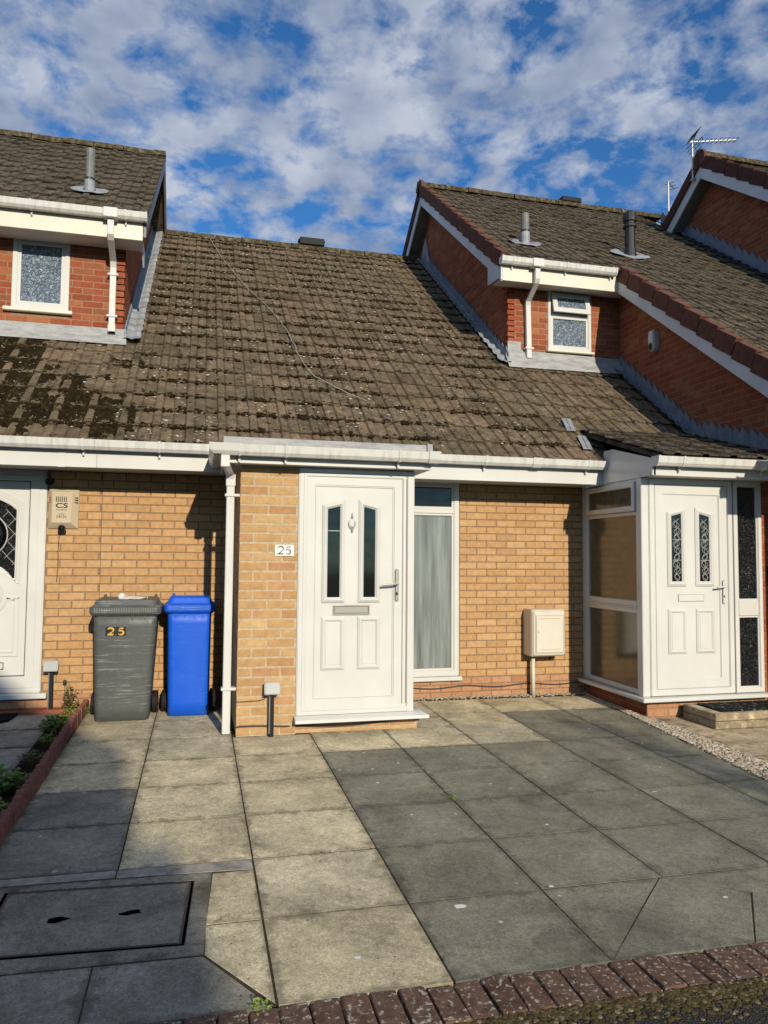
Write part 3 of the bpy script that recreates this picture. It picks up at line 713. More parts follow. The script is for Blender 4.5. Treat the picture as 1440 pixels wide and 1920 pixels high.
MB().tube([P(1.658, 1.255, .02), P(1.658, 1.255, .065), P(1.62, 1.253, .072), P(1.515, 1.245, .07)], .010, 8).build('lever', 'chrome', hd)
MB().prism([(1.658+math.cos(t)*.008, 1.17+math.sin(t)*.016) for t in [q*math.pi/5 for q in range(10)]], .022, .026, P).build('keyhole', 'gasket', hd)
cl = MB(); cl.add([P(.79, .17, -.05), P(1.885, .17, -.05), P(1.885, .17, .03), P(.79, .17, .03), P(.79, .150, .105), P(1.93, .150, .105), P(.79, .122, .108), P(1.93, .122, .108), P(1.885, .122, -.05), P(.79, .122, -.05)],
   [(0, 1, 2, 3), (3, 2, 5, 4), (4, 5, 7, 6), (6, 7, 8, 9), (1, 8, 7, 5, 2), (0, 3, 4, 6, 9)])
cl.build('door_cill', 'upvc', h25, bevel=.003)
# --- tall window beside the porch
P0 = PY(0)
w25 = casement(h25, P0, 1.80, 2.660, .25, 2.30, split=1.965, glasses=('glass_reeded', 'glass_dark'), fw=.058, sw=.05)
MB().box(1.80, 2.685, .205, .248, -.05, .055, P0).build('sill', 'upvc', w25, bevel=.008)
# --- eaves
so_ = MB().box(-.89, .42, -.44, .0, 2.262, 2.275).build('soffit', 'upvc', h25)
MB().box(1.86, 4.10, -.44, .0, 2.262, 2.275).build('soffit', 'upvc', h25)
MB().box(-.89, .36, -.462, -.44, 2.25, 2.47).build('fascia', 'upvc', h25, bevel=.003)
MB().box(1.80, 4.10, -.462, -.44, 2.25, 2.47).build('fascia', 'upvc', h25, bevel=.003)
gutter(h25, -.90, .30, -.462, 2.487, (False, False), (-.36, .12))
gutter(h25, 1.86, 4.11, -.462, 2.487, (False, True), (2.75, 3.28+.6), (3.3,))
# --- porch roof: soffit, fascia, gutter, felt kerb
MB().box(.20, 1.90, -1.335, -.44, 2.236, 2.246).build('porch_soffit', 'upvc', h25)
MB().box(.20, 1.90, -1.355, -1.335, 2.232, 2.34).build('porch_fascia', 'upvc', h25, bevel=.003)
MB().box(.18, .20, -1.355, -.44, 2.232, 2.34).build('porch_fascia', 'upvc', h25, bevel=.003)
MB().box(1.90, 1.92, -1.355, -.44, 2.232, 2.34).build('porch_fascia', 'upvc', h25, bevel=.003)
pg = gutter(h25, .17, 1.96, -1.357, 2.372, (False, True), (.30, .67, 1.62), (1.92,))
prof = [(0, 0), (0, -.072), (.022, -.086), (.078, -.086), (.100, -.060), (.112, 0)]
MB().loops([[(.18-a, y, 2.372+b) for a, b in prof] for y in (-1.40, -.46)]).build('side_gutter', 'upvc_gutter', h25)
MB().loops([[(.175-a*1.05-.0, -1.357-1.05*a, 2.376+b) for a, b in prof], [(.30, -1.357-a*1.05, 2.376+b) for a, b in prof]]).build('gutter_angle', 'upvc', h25, bevel=.003)
kb = MB(); kb.add([(.175, -1.30, 2.34), (1.945, -1.30, 2.34), (1.945, -1.29, 2.455), (.175, -1.29, 2.455), (.175, -.42, 2.50), (1.945, -.42, 2.50), (.175, -.42, 2.3), (1.945, -.42, 2.3)],
   [(0, 1, 2, 3), (3, 2, 5, 4), (0, 3, 4, 6), (1, 7, 5, 2)]); kb.build('porch_flat_roof', 'felt', h25, bevel=.006)
MB().box(1.90, 1.948, -1.312, -1.296, 2.345, 2.462).build('felt_trim', 'lead', h25)
# --- downpipe with swan neck
dp = pipe_sq(MB(), .246, -1.13, .035, 2.16).build('downpipe', 'upvc', h25, bevel=.006)
MB().add([], []).box(.155, .225, -1.43, -1.36, 2.19, 2.30).build('outlet', 'upvc', dp, bevel=.005)
MB().loops([[(x-.033, y-.03, z), (x+.033, y-.03, z), (x+.033, y+.035, z), (x-.033, y+.035, z)] for x, y, z in ((.19, -1.395, 2.22), (.20, -1.37, 2.20), (.24, -1.16, 2.155), (.246, -1.13, 2.10))]).build('swan_neck', 'upvc', dp, bevel=.004)
for z in (1.985, .40): MB().box(.20, .33, -1.172, -1.088, z-.012, z+.012).build('clip', 'upvc', dp, bevel=.003)
MB().box(.207, .285, -1.169, -1.091, 2.06, 2.17).build('socket', 'upvc', dp, bevel=.004)
# --- roof
rf = slopebox(MB(), -.87, 3.96, -.40, 5.50, ZMAIN, -.13, -.012).build('roof', 'joint_soil', h25)
slopebox(MB(), -.87, 3.96, 5.505, 9.5, lambda y: ZMAIN(5.5)-MS*(y-5.5), -.13, -.012).build('rear_slope', 'roof_tile', rf)
tiling(h25, rf, 'roof_tile', -.86, 16, -.50, 5.46, ZMAIN)
ridge(rf, -.72, 3.75, 5.52, ZMAIN(5.5)+.005, .11)
MB().box(1.62, 2.06, 5.40, 5.64, 7.0, 7.125).box(1.60, 2.08, 5.44, 5.6, 7.08, 7.10).build('ridge_vent', 'black_plastic', rf, bevel=.01)

# ================================================================== HOUSE 23 (left)
h23 = thing('terraced_house', (-2.2, 0, 0), 'house at the left edge with red brick dormer and arched glass door', 'house', 'row of terraced houses')
w0 = wallsheet('wall', 'mortar', h23, PY(0), -3.6, -.892, -.08, 2.30, [(-2.42, -1.372, .16, 2.27)])
brickwork(h23, w0, 'brick_buff', ('y', 0), -3.2, -.892, .20, 2.28, -.681, [(-2.5, -1.368, .1, 2.4)])
brickwork(h23, w0, 'brick_plinth', ('y', 0), -3.2, -.892, -.03, .20, -.6, [(-2.5, -1.33, .14, 2.4)])
P = PY(0)
f23 = MB().frame(-2.40, -1.372, .225, 2.265, .07, -.06, .02, P).build('door_frame', 'upvc', h23, bevel=.008, seg=2)
MB().ring([(-2.345, .27), (-1.43, .27), (-1.43, 2.21), (-2.345, 2.21)], [(-2.276, .378), (-1.510, .378), (-1.510, 2.156), (-2.276, 2.156)], -.05, .024, P).build('frame_bead', 'upvc', f23, bevel=.005)
MB().box(-2.43, -1.312, .178, .226, -.05, .07, P).build('door_cill', 'upvc', h23, bevel=.006)
d23 = MB().box(-2.27, -1.517, .385, 2.15, -.03, .006, P).build('front_door', 'upvc', h23)
MB().frame(-2.278, -1.508, .376, 2.158, .01, -.03, .0085, P).build('seal', 'gasket', d23)
xc = -1.893
def arcs(top):
    pts = []
    cz = 1.19
    for q in range(13):           # concave bottom over the round boss
        t = math.pi*(.06+.88*q/12); pts.append((xc-math.cos(t)*.275, cz-.02+math.sin(t)*.235))
    right = -1.622; left = 2*xc-right
    pts[0] = (left, 1.262); pts[-1] = (right, 1.262)
    pts.append((right, 1.885))
    for q in range(1, 10):
        t = q/10; x = right+(left-right)*t; s_ = abs(t-.5)*2; pts.append((x, 1.885+.10*(1-s_)**.7*1.4))
    pts.append((left, 1.885)); return pts
gp = arcs(0)
def offs(poly, k):
    c = Vector((xc, 1.6)); out = []
    for p in poly:
        v = Vector(p)-c; out.append(tuple(c+v*(1+k/ max(.05, v.length))))
    return out
for k, d in ((.0, .020), (.035, .014), (.062, .010)):
    MB().ring(offs(gp, k+.022), offs(gp, k), .006, d, P, d*.8).build('moulding', 'upvc', d23)
MB().prism(gp, .006, .009, P).build('pane', 'glass_pattern', d23)
lt = MB()
for s_ in range(-9, 10):
    for sg in (1, -1):
        x0_, z0_ = xc-.27, 1.6+s_*.135; a = (x0_, z0_); b = (xc+.27, z0_+sg*.54*1.15)
        n = 24
        for i in range(n):
            p = (a[0]+(b[0]-a[0])*i/n, a[1]+(b[1]-a[1])*i/n); q = (a[0]+(b[0]-a[0])*(i+1)/n, a[1]+(b[1]-a[1])*(i+1)/n)
            ok = all(1.28+.17*max(0, 1-((u-xc)/.27)**2)**.5 < v < 1.885+.08*(1-abs(u-xc)/.27) and (u-xc)**2/.20**2+(v-1.655)**2/.20**2 > 1 for u, v in (p, q))
            if ok: lt.tube([P(*p, .0105), P(*q, .0105)], .0025, 4)
lt.tube([P(xc+math.cos(t)*.20, 1.655+math.sin(t)*.20, .011) for t in [q*math.pi/16 for q in range(33)]], .006, 6)
lt.build('leading', 'lead_came', d23)
MB().loops([[P(xc+math.cos(t)*r_, 1.655+math.sin(t)*r_, d_) for t in [q*math.pi/12 for q in range(24)]] for r_, d_ in ((.19, .009), (.13, .018), (.05, .024))]).build('roundel', 'glass_dark', d23, smooth=True)
for r0, r1 in ((.115, .135), (.165, .18)):
    MB().ring([(xc+math.cos(t)*r1, 1.13+math.sin(t)*r1) for t in [q*math.pi/14 for q in range(28)]], [(xc+math.cos(t)*r0, 1.13+math.sin(t)*r0) for t in [q*math.pi/14 for q in range(28)]], .006, .018, P).build('moulding', 'upvc', d23, bevel=.003)
for e in (0, .04):
    pts = [(-2.21+e, .56+e*.8), (-1.575-e, .56+e*.8), (-1.575-e, 1.08-e*.5)] + [(xc+math.cos(t)*(.215+e*.3), 1.13+math.sin(t)*(.215+e*.3)) for t in [-.25-q*(math.pi-.5)/10 for q in range(11)]] + [(-2.21+e, 1.08-e*.5)]
    pin = offs(pts, -.016)
    MB().ring(pts, pin, .006, .016, P).build('moulding', 'upvc', d23)
MB().frame(-2.10, -1.688, .44, .505, .006, .006, .010, P).build('letter_plate', 'gasket', d23)
# lower roof
rf23 = slopebox(MB(), -3.9, -.875, -.40, 1.42, ZMAIN, -.13, -.012).build('roof', 'joint_soil', h23)
tiling(h23, rf23, 'roof_tile', -.86-.3*10, 10, -.50, 1.38, ZMAIN)
MB().box(-3.9, -.892, -.44, .0, 2.262, 2.275).build('soffit', 'upvc', h23)
MB().box(-3.9, -.892, -.462, -.44, 2.25, 2.47).build('fascia', 'upvc', h23, bevel=.003)
gutter(h23, -3.9, -.902, -.462, 2.487, (False, False), (-1.72, -1.0-.0), ())
MB().box(-1.21, -1.15, -.466, -.452, 2.248, 2.40).build('fascia_joint', 'upvc', h23)
# dormer
WD = [(-2.075, -1.485, 4.205, 5.03)]
wdm = wallsheet('dormer_wall', 'mortar_red', h23, PY(1.43), -3.4, -.89, 3.6, 5.1, WD)
brickwork(h23, wdm, 'brick_red', ('y', 1.43), -3.2, -.89, 4.02, 5.05, -.89-.1125, [(-2.08, -1.48, 4.15, 5.1)], zref=4.05, gap=.0065)
wsd = MB().prism([(1.43, 3.8), (1.43, 5.3), (4.55, 7.65), (7.6, 5.4), (7.6, 4.5), (5.6, 6.8)], 0, .1, PXn(-.89)).build('gable_wall', 'mortar_red', h23)
ZL = lambda y: 5.25+MS*(y-1.13)
brickwork(h23, wsd, 'brick_red', ('xp', -.89), 1.44, 5.4, 3.9, 7.6, 1.44, zref=4.05, inside=lambda y, z: z > ZMAIN(y)+.06 and z < ZL(y)-.12)
wn_ = casement(h23, PY(1.43), -2.075, -1.485, 4.205, 5.03, mat_glass='glass_frost', fw=.05, sw=.08)
MB().box(-2.15, -1.435, 4.165, 4.205, -.05, .06, PY(1.43)).build('sill', 'upvc_cream', wn_, bevel=.006)
la = MB(); la.add([(-3.4, 1.425, 4.055), (-.86, 1.425, 4.055), (-.86, 1.40, 3.96), (-3.4, 1.40, 3.96), (-.84, 1.30, ZMAIN(1.30)+.04), (-3.4, 1.30, ZMAIN(1.30)+.04)], [(0, 1, 2, 3), (3, 2, 4, 5)])
la.build('lead_apron', 'felt', h23)
apron(h23, -.885, -.70, 1.36, 5.35, ZMAIN, 'lead', 24, 'lead_gutter')
stepflash(h23, 'step_flashing', PXp(-.89), (1.42, 5.3), ZMAIN, 'lead_blue')
# upper roof
ru = slopebox(MB(), -4.2, -.66, 1.10, 4.50, ZL, -.13, -.012).build('upper_roof', 'joint_soil', h23)
slopebox(MB(), -4.2, -.66, 4.505, 8.0, lambda y: ZL(4.5)-MS*(y-4.5), -.13, .02).build('rear_slope', 'roof_tile_dark', ru)
tiling(h23, ru, 'roof_tile_dark', -.64-.3*10, 10, 1.03, 4.48, ZL)
ridge(ru, -3.9, -.64, 4.52, ZL(4.5)+.01, .11)
bg_ = slopebox(MB(), -.672, -.645, 1.08, 4.5, ZL, -.20, -.0); slopebox(bg_, -.672, -.645, 4.5, 8.0, lambda y: ZL(4.5)-MS*(y-4.5), -.22, .0); bg_.build('bargeboard', 'pipe_grey', h23)
slopebox(MB(), -.89, -.672, 1.1, 4.5, ZL, -.19, -.17).build('verge_soffit', 'pipe_grey', h23)
MB().box(-4.2, -.68, 1.078, 1.10, 4.972, 5.19).build('dormer_fascia', 'upvc_cream', h23, bevel=.003)
MB().box(-4.2, -.68, 1.10, 1.43, 4.985, 4.998).build('dormer_soffit', 'upvc', h23)
MB().prism([(1.08, 4.972), (1.43, 4.972), (1.43, 4.80), (1.30, 4.90)], -.02, .0, PXp(-.68)).build('box_end', 'barge_white', h23)
gutter(h23, -4.2, -.645, 1.078, 5.252, (False, True), (-1.82, -.86), ())
MB().box(-1.085, -.94, .955, 1.082, 5.155, 5.262).build('gutter_outlet', 'upvc', h23, bevel=.004)
d2 = MB().loops([[(x-.034, y-.03, z), (x+.034, y-.03, z), (x+.034, y+.03, z), (x-.034, y+.03, z)] for x, y, z in ((-1.012, 1.03, 5.2), (-1.012, 1.03, 4.98), (-1.012, 1.08, 4.93), (-1.012, 1.36, 4.80), (-1.012, 1.385, 4.74), (-1.012, 1.385, 4.0))]).build('dormer_downpipe', 'upvc', h23, bevel=.004)
for z in (4.66, 4.18): MB().box(-1.07, -.955, 1.345, 1.43, z-.012, z+.012).build('clip', 'upvc', d2, bevel=.003)
MB().box(-1.053, -.971, 1.345, 1.425, 4.0, 4.08).build('shoe', 'upvc', d2, bevel=.004)
def ventpipe(house, x, y, zf, ztop, zs, r, matp, cowl=False):
    o = MB().tube([(x, y, zs-.03), (x, y, ztop)], r, 14).build('vent_pipe', matp, house, smooth=False)
    MB().tube([(x, y, zf(y)-.03), (x, y, zs)], [r*1.22, r*1.15], 14).build('lead_sleeve', 'lead' if not cowl else matp, o)
    if not cowl: MB().tube([(x, y, zs-.01), (x, y, zs+.03)], r*1.12, 14).build('collar', 'pipe_black', o)
    else:
        MB().tube([(x, y, ztop-.07), (x, y, ztop-.02), (x, y, ztop+.05), (x, y, ztop+.09)], [r*1.28, r*1.32, r*1.25, r*.7], 14).build('cowl', matp, o)
        MB().tube([(x, y, ztop-.16), (x, y, ztop-.13)], r*1.3, 14).build('collar', matp, o)
    m_ = MB(); n = 18
    rings = []
    for k, rr in enumerate((r*1.1, r*2.0, r*3.1)):
        rings.append([(x+math.cos(q*2*math.pi/n)*rr*1.35, y+math.sin(q*2*math.pi/n)*rr*.8, zf(y+math.sin(q*2*math.pi/n)*rr*.8)+.045+R.uniform(-.008, .012)) for q in range(n)])
    m_.loops(rings, cap=False); m_.build('lead_slate', 'lead', o)
ventpipe(h23, -1.37, 1.91, ZL, 6.37, 5.98, .052, 'pipe_grey')

# ================================================================== HOUSE 27 (right)
h27 = thing('terraced_house', (4.9, 0, 0), 'house right of centre with red brick dormer and white glazed corner porch', 'house', 'row of terraced houses')
ZR = lambda y: 5.35+MS*(y-1.33)
rf27 = slopebox(MB(), 3.97, 5.60, -.42, 1.66, ZMAIN, -.13, -.012)
rf27 = rf27.build('roof', 'joint_soil', h27)
tiling(h27, rf27, 'roof_tile', 3.94, 6, -.50, 1.60, ZMAIN, keep=lambda x, y: x < 4.1 or y > -.03)
ZP = lambda y: 2.455+.305*(y+1.43)
pp = math.atan(.305)
slopebox(MB(), 4.14, 5.6, -1.40, .12, ZP, -.06, -.012).build('porch_roof', 'roof_tile_dark', h27)
prf = [o for o in h27.children if o.name.startswith('porch_roof')][0]
tiling(h27, prf, 'roof_tile_dark', 4.11, 5, -1.47, .10, ZP, pp)
# torn lead at the valley
vl = MB()
for i, (x, y) in enumerate(((3.97, .16), (3.98, -.18))):
    z = ZMAIN(y)
    vl.box(x, x+.11, y-.13, y+.11, z+.03, z+.037, lambda u, v, d, y=y, z=z: (u+(v-y)*.25, v, z+.040+(v-y)*MS+(d-z-.03)))
    vl.box(x+.055, x+.062, y-.13, y+.11, z+.03, z+.045, lambda u, v, d, y=y, z=z: (u+(v-y)*.25, v, z+.042+(v-y)*MS+(d-z-.03)))
vl.build('lead_valley', 'lead', h27)
MB().prism([(-.40, 2.52), (-.08, 2.78), (-.08, 2.72), (-.40, 2.46)], -.05, .02, PXn(4.10)).build('valley_gap', 'black_paint', h27)
# gable wall (faces -X) and dormer front
gw = MB().prism([(1.66, 3.6), (1.66, 5.40), (5.0, 7.95), (8.6, 5.3), (8.6, 3.6)], 0, -.1, PXn(3.94)).build('gable_wall', 'mortar_red', h27)
brickwork(h27, gw, 'brick_red', ('xn', 3.94), 1.66, 6.2, 3.95, 7.9, 1.66, zref=5.10, inside=lambda y, z: z > (ZMAIN(y) if y < 5.5 else 2*ZMAIN(5.5)-ZMAIN(y))+.08 and z < (ZR(y) if y < 5 else 2*ZR(5)-ZR(y))-.14)
WR = [(4.53, 5.175, 4.29, 5.13)]
dm = wallsheet('dormer_wall', 'mortar_red', h27, PY(1.66), 3.94, 5.62, 3.8, 5.2, WR)
brickwork(h27, dm, 'brick_red', ('y', 1.66), 3.94, 5.615, 4.16, 5.13, 3.94, [(4.525, 5.18, 4.25, 5.2)], zref=5.10, gap=.0065)
wv = casement(h27, PY(1.66), 4.53, 5.175, 4.29, 5.13, mat_glass='glass_frost', fw=.045, sw=.07, split=4.79)
MB().box(4.50, 5.20, 4.262, 4.292, -.04, .06, PY(1.66)).build('sill', 'upvc_cream', wv, bevel=.005)
# open fanlight
top = MB().frame(4.575, 5.13, 4.80, 5.085, .07, .0, .035, lambda u, v, d: (u, 1.66-d-(5.085-v)*.22, v)).build('fanlight', 'upvc', wv, bevel=.005)
MB().box(4.64, 5.065, 4.865, 5.02, .005, .015, lambda u, v, d: (u, 1.66-d-(5.085-v)*.22, v)).build('fanlight_pane', 'glass_frost', wv)
lr = MB(); lr.add([(3.92, 1.65, 4.255), (5.60, 1.65, 4.235), (5.60, 1.62, 4.15), (3.90, 1.62, 4.16), (5.60, 1.48, ZMAIN(1.48)+.045), (3.88, 1.46, ZMAIN(1.46)+.045)], [(0, 1, 2, 3), (3, 2, 4, 5)]); lr.build('lead_apron', 'felt', h27)
MB().box(3.93, 4.12, 1.63, 1.655, 4.16, 4.36).build('lead_patch', 'felt', h27)
apron(h27, 3.94, 3.78, 1.50, 5.40, ZMAIN, 'lead', 24, 'lead_gutter')
stepflash(h27, 'step_flashing', PXn(3.94), (1.60, 5.35), ZMAIN, 'lead_blue', .20)
# upper roof
ru27 = slopebox(MB(), 3.76, 5.50, 1.36, 4.98, ZR, -.13, -.012).build('upper_roof', 'joint_soil', h27)
slopebox(MB(), 3.76, 5.50, 4.985, 8.6, lambda y: ZR(4.98)-MS*(y-4.98), -.13, -.0).build('rear_slope', 'roof_tile_dark', ru27)
tiling(h27, ru27, 'roof_tile_dark', 3.74, 6, 1.27, 4.93, ZR, keep=lambda x, y: x < 5.5)
verge(ru27, 3.70, 1.30, 4.95, lambda y: ZR(y)+.02, 'verge_tile')
slopebox(MB(), 3.69, 3.72, 4.98, 8.6, lambda y: ZR(4.98)-MS*(y-4.98), -.12, .07).build('rear_verge', 'verge_tile_dark', ru27)
ridge(ru27, 3.72, 5.50, 5.0, ZR(4.98)+.02, .12, 3.71)
bb = slopebox(MB(), 3.715, 3.737, 1.36, 4.98, ZR, -.315, -.13).build('bargeboard', 'barge_white', h27, bevel=.002)
slopebox(MB(), 3.715, 3.737, 4.985, 8.6, lambda y: ZR(4.98)-MS*(y-4.98), -.315, -.10).build('rear_bargeboard', 'barge_white', h27, bevel=.002)
MB().prism([(1.345, 5.07), (1.44, 5.12), (1.80, 5.15), (1.80, 5.40), (1.345, 5.28)], -.020, .0, PXn(3.714)).build('barge_foot', 'barge_white', h27)
slopebox(MB(), 3.737, 3.94, 1.4, 4.98, ZR, -.30, -.28).build('verge_soffit', 'pipe_grey', h27)
slopebox(MB(), 3.737, 3.94, 4.99, 8.6, lambda y: ZR(4.98)-MS*(y-4.98), -.30, -.28).build('verge_soffit', 'pipe_grey', h27)
MB().box(3.74, 5.43, 1.352, 1.372, 5.065, 5.285).build('dormer_fascia', 'upvc_cream', h27, bevel=.003)
MB().box(3.74, 5.62, 1.372, 1.66, 5.10, 5.113).build('dormer_soffit', 'upvc', h27)
gutter(h27, 3.70, 5.335, 1.352, 5.348, (True, True), (3.86, 4.62, 5.28), ())
MB().box(4.12, 4.27, 1.23, 1.356, 5.25, 5.357).build('gutter_outlet', 'upvc', h27, bevel=.004)
d3 = MB().loops([[(x-.035, y-.03, z), (x+.035, y-.03, z), (x+.035, y+.03, z), (x-.035, y+.03, z)] for x, y, z in ((4.20, 1.30, 5.3), (4.20, 1.30, 5.10), (4.20, 1.33, 5.05), (4.205, 1.60, 4.90), (4.21, 1.615, 4.85), (4.225, 1.615, 4.14))]).build('dormer_downpipe', 'upvc', h27, bevel=.004)
MB().box(4.165, 4.285, 1.575, 1.66, 4.26, 4.285).build('clip', 'upvc', d3, bevel=.003)
ventpipe(h27, 4.375, 2.04, ZR, 6.33, 6.06, .058, 'pipe_grey')
# triangular lead saddle at the top of the gable junction
MB().prism([(5.05, 6.75), (5.55, 6.98), (5.45, 7.18), (5.30, 7.30)], .012, .03, PXn(3.94)).build('lead_saddle', 'lead', h27)
# --- glazed porch
P = PY(-1.15)
plinth = MB().box(4.13, 5.46, -1.135, -.02, -.06, .15).build('porch_plinth', 'mortar_red', h27)
brickwork(h27, plinth, 'brick_plinth', ('y', -1.135), 4.13, 5.46, -.04, .148, 4.13, course=.078, zref=.148)
brickwork(h27, plinth, 'brick_red', ('xn', 4.13), -1.13, -.03, -.04, .148, -1.13, course=.078, zref=.148)
ps = MB(); ps.prism([(4.03, -1.24), (5.46, -1.24), (5.46, -1.10), (4.18, -1.10), (4.18, -.0), (4.03, -.0)], .148, .185); ps.build('porch_cill', 'upvc', h27, bevel=.006)
MB().box(4.085, 4.165, -1.15, -1.07, .185, 2.262).build('corner_post', 'upvc', h27, bevel=.006)
MB().box(4.098, 4.14, -.075, -.0, .185, 2.262).build('wall_post', 'upvc', h27, bevel=.004)
# front: door frame, door, side light
fd = MB().frame(4.165, 5.095, .19, 2.262, .06, -.06, .008, P).build('door_frame', 'upvc', h27, bevel=.006, seg=2)
MB().box(5.095, 5.10, .2, 2.25, -.02, .006, P).build('frame_groove', 'gasket', fd)
fs_ = MB().frame(5.10, 5.432, .19, 2.262, .048, -.06, .008, P).build('side_light', 'upvc', h27, bevel=.006, seg=2)
MB().box(5.148, 5.384, .93, 1.085, -.05, .005, P).build('midrail', 'upvc', fs_, bevel=.008)
MB().frame(5.146, 5.386, 1.085, 2.216, .014, -.04, -.004, P).frame(5.146, 5.386, .236, .93, .014, -.04, -.004, P).build('glazing_bead', 'upvc', fs_)
MB().box(5.15, 5.382, .24, .93, -.035, -.02, P).build('pane', 'glass_pattern', fs_)
MB().box(5.15, 5.382, 1.085, 2.212, -.035, -.02, P).build('pane', 'glass_pattern', fs_)
d27 = MB().frame(4.228, 5.032, .252, 2.20, .095, -.03, .004, P).build('front_door', 'upvc', h27, bevel=.005, seg=2)
MB().box(4.32, 4.94, .34, 2.11, -.03, -.006, P).build('door_panel', 'upvc', d27)
def vine(P, a, b, c, d):
    m_ = MB(); n = 40; w = b-a
    for ph in (0, 2.4):
        m_.tube([P(a+w*(.5+.32*math.sin(q*.75+ph)), c+(d-c)*q/n, .0045) for q in range(n+1)], .0026, 4)
    for q in range(9):
        z = c+(d-c)*(q+.5)/9.4; x = a+w*(.5+.22*math.sin(q*2.1)); r_ = w*.26
        m_.tube([P(x+math.cos(t)*r_, z+math.sin(t)*r_*1.25, .0045) for t in [k*math.pi/5 for k in range(11)]], .0024, 4)
    for q in (.33, .66): m_.tube([P(a, c+(d-c)*q, .0045), P(b, c+(d-c)*q, .0045)], .003, 4)
    return m_
for a, b, sd_ in ((4.363, 4.565, -1), (4.672, 4.876, 1)):
    mo, inn = moulding(d27, P, pent(a, b, 1.222, 1.985, .05, sd_), .048, -.006, .014)
    MB().prism(inn, -.006, .001, P).build('pane', 'glass_dark', d27)
    xs = [p[0] for p in inn]; zs = [p[1] for p in inn]
    vine(P, min(xs)+.006, max(xs)-.006, min(zs)+.006, max(zs)-.05).build('leading', 'lead_came', d27)
for a, b in ((4.363, 4.562), (4.672, 4.877)):
    mo, inn = moulding(d27, P, [(a, .582), (b, .582), (b, 1.007), (a, 1.007)], .04, -.006, .012)
    MB().prism(inn, -.006, .003, P).build('raised_panel', 'upvc', d27, bevel=.003)
lp = MB().frame(4.477, 4.765, 1.08, 1.153, .010, -.006, .006, P).build('letter_plate', 'upvc', d27, bevel=.003)
MB().box(4.487, 4.755, 1.09, 1.143, -.006, .001, P).build('flap', 'upvc', lp)
h_ = MB().box(4.962, 4.992, 1.05, 1.28, .004, .014, P).build('handle_plate', 'upvc', d27, bevel=.005, seg=2)
MB().tube([P(4.977, 1.22, .012), P(4.977, 1.22, .055), P(4.945, 1.22, .06), P(4.87, 1.212, .058)], .009, 8).build('lever', 'upvc', h_)
MB().prism([(4.977+math.cos(t)*.006, 1.125+math.sin(t)*.012) for t in [q*math.pi/5 for q in range(10)]], .014, .017, P).build('keyhole', 'gasket', h_)
# side screen facing -X
Q = PXn(4.11)
sc = MB().frame(-1.075, -.07, .187, 2.262, .05, -.05, .006, Q).build('side_screen', 'upvc', h27, bevel=.005)
MB().box(-1.03, -.115, .955, 1.08, -.05, .004, Q).build('midrail', 'upvc', sc, bevel=.008)
MB().box(-1.03, -.115, 1.005, 1.02, .004, .016, Q).build('rail_bead', 'upvc', sc, bevel=.004)
MB().box(-1.03, -.115, 1.905, 1.945, -.05, .004, Q).build('transom', 'upvc', sc, bevel=.006)
MB().box(-1.03, -.115, .235, .957, -.03, -.018, Q).build('pane', 'glass_obscure', sc)
MB().box(-1.03, -.115, 1.078, 1.907, -.03, -.018, Q).build('pane', 'glass_obscure', sc)
sh_ = MB().frame(-1.035, -.11, 1.945, 2.235, .055, -.03, .03, Q).build('fanlight', 'upvc', sc, bevel=.006)
MB().box(-.985, -.16, 1.995, 2.185, -.01, .004, Q).build('fanlight_pane', 'glass_obscure', sc)
# porch fascia and gutter
pf = MB().box(4.08, 5.46, -1.345, -1.325, 2.262, 2.40).build('porch_fascia', 'upvc', h27, bevel=.003)
MB().box(4.08, 5.46, -1.325, -1.10, 2.262, 2.272).build('porch_soffit', 'upvc', h27)
MB().prism([(-.47, 2.262), (-1.345, 2.262), (-1.345, 2.42), (-.64, 2.60), (-.47, 2.60)], -.02, .0, PXn(4.095)).build('side_fascia', 'upvc', h27)
gutter(h27, 4.08, 5.50, -1.347, 2.432, (True, False), (4.35, 5.25), ())
e27 = MB().loops([[(x-.034, y-.03, z), (x+.034, y-.03, z), (x+.034, y+.03, z), (x-.034, y+.03, z)] for x, y, z in ((5.42, -1.40, 2.40), (5.42, -1.40, 2.26), (5.43, -1.38, 2.22), (5.56, -1.30, 2.15))]).build('porch_downpipe', 'upvc', h27, bevel=.004)
MB().box(5.375, 5.47, -1.44, -1.36, 2.32, 2.44).build('outlet', 'upvc', e27, bevel=.005)

# ================================================================== HOUSE 29 (far right, only its side wall and roof)
h29 = thing('terraced_house', (7, -1, 0), 'house at the right edge with long brown verge over shaded red brick wall', 'house', 'row of terraced houses')
sw_ = MB().prism([(-2.04, -.1), (1.70, -.1), (1.70, 5.40), (-2.04, 2.64)], 0, -.1, PXn(5.62)).build('side_wall', 'mortar_red', h29)
brickwork(h29, sw_, 'brick_red', ('xn', 5.62), -1.6, 1.66, 2.2, 5.5, 1.66, zref=5.10, inside=lambda y, z: z < ZR(y)-.1 and z > ZMAIN(y)-.1)
nb = MB().box(5.435, 5.62, -1.12, -.9, -.1, 2.6).build('return_wall', 'mortar_red', h29)
brickwork(h29, nb, 'brick_red', ('y', -1.12), 5.437, 5.62, .0, 2.6, 5.437)
r29 = slopebox(MB(), 5.505, 8.3, -2.30, 4.98, ZR, -.13, -.012).build('roof', 'joint_soil', h29)
tiling(h29, r29, 'roof_tile_dark', 5.45, 10, 1.27-GAUGE*CP*13, 4.93, ZR, keep=lambda x, y: x < 8.2)
verge(r29, 5.40, 1.20-GAUGE*CP*12.5, 1.30, lambda y: ZR(y)+.02, 'verge_tile')
ridge(r29, 5.50, 8.6, 5.0, ZR(4.98)+.02, .12)
MB().box(6.45, 6.85, 4.88, 5.12, ZR(4.98)+.08, ZR(4.98)+.17).build('ridge_vent', 'black_plastic', r29, bevel=.01)
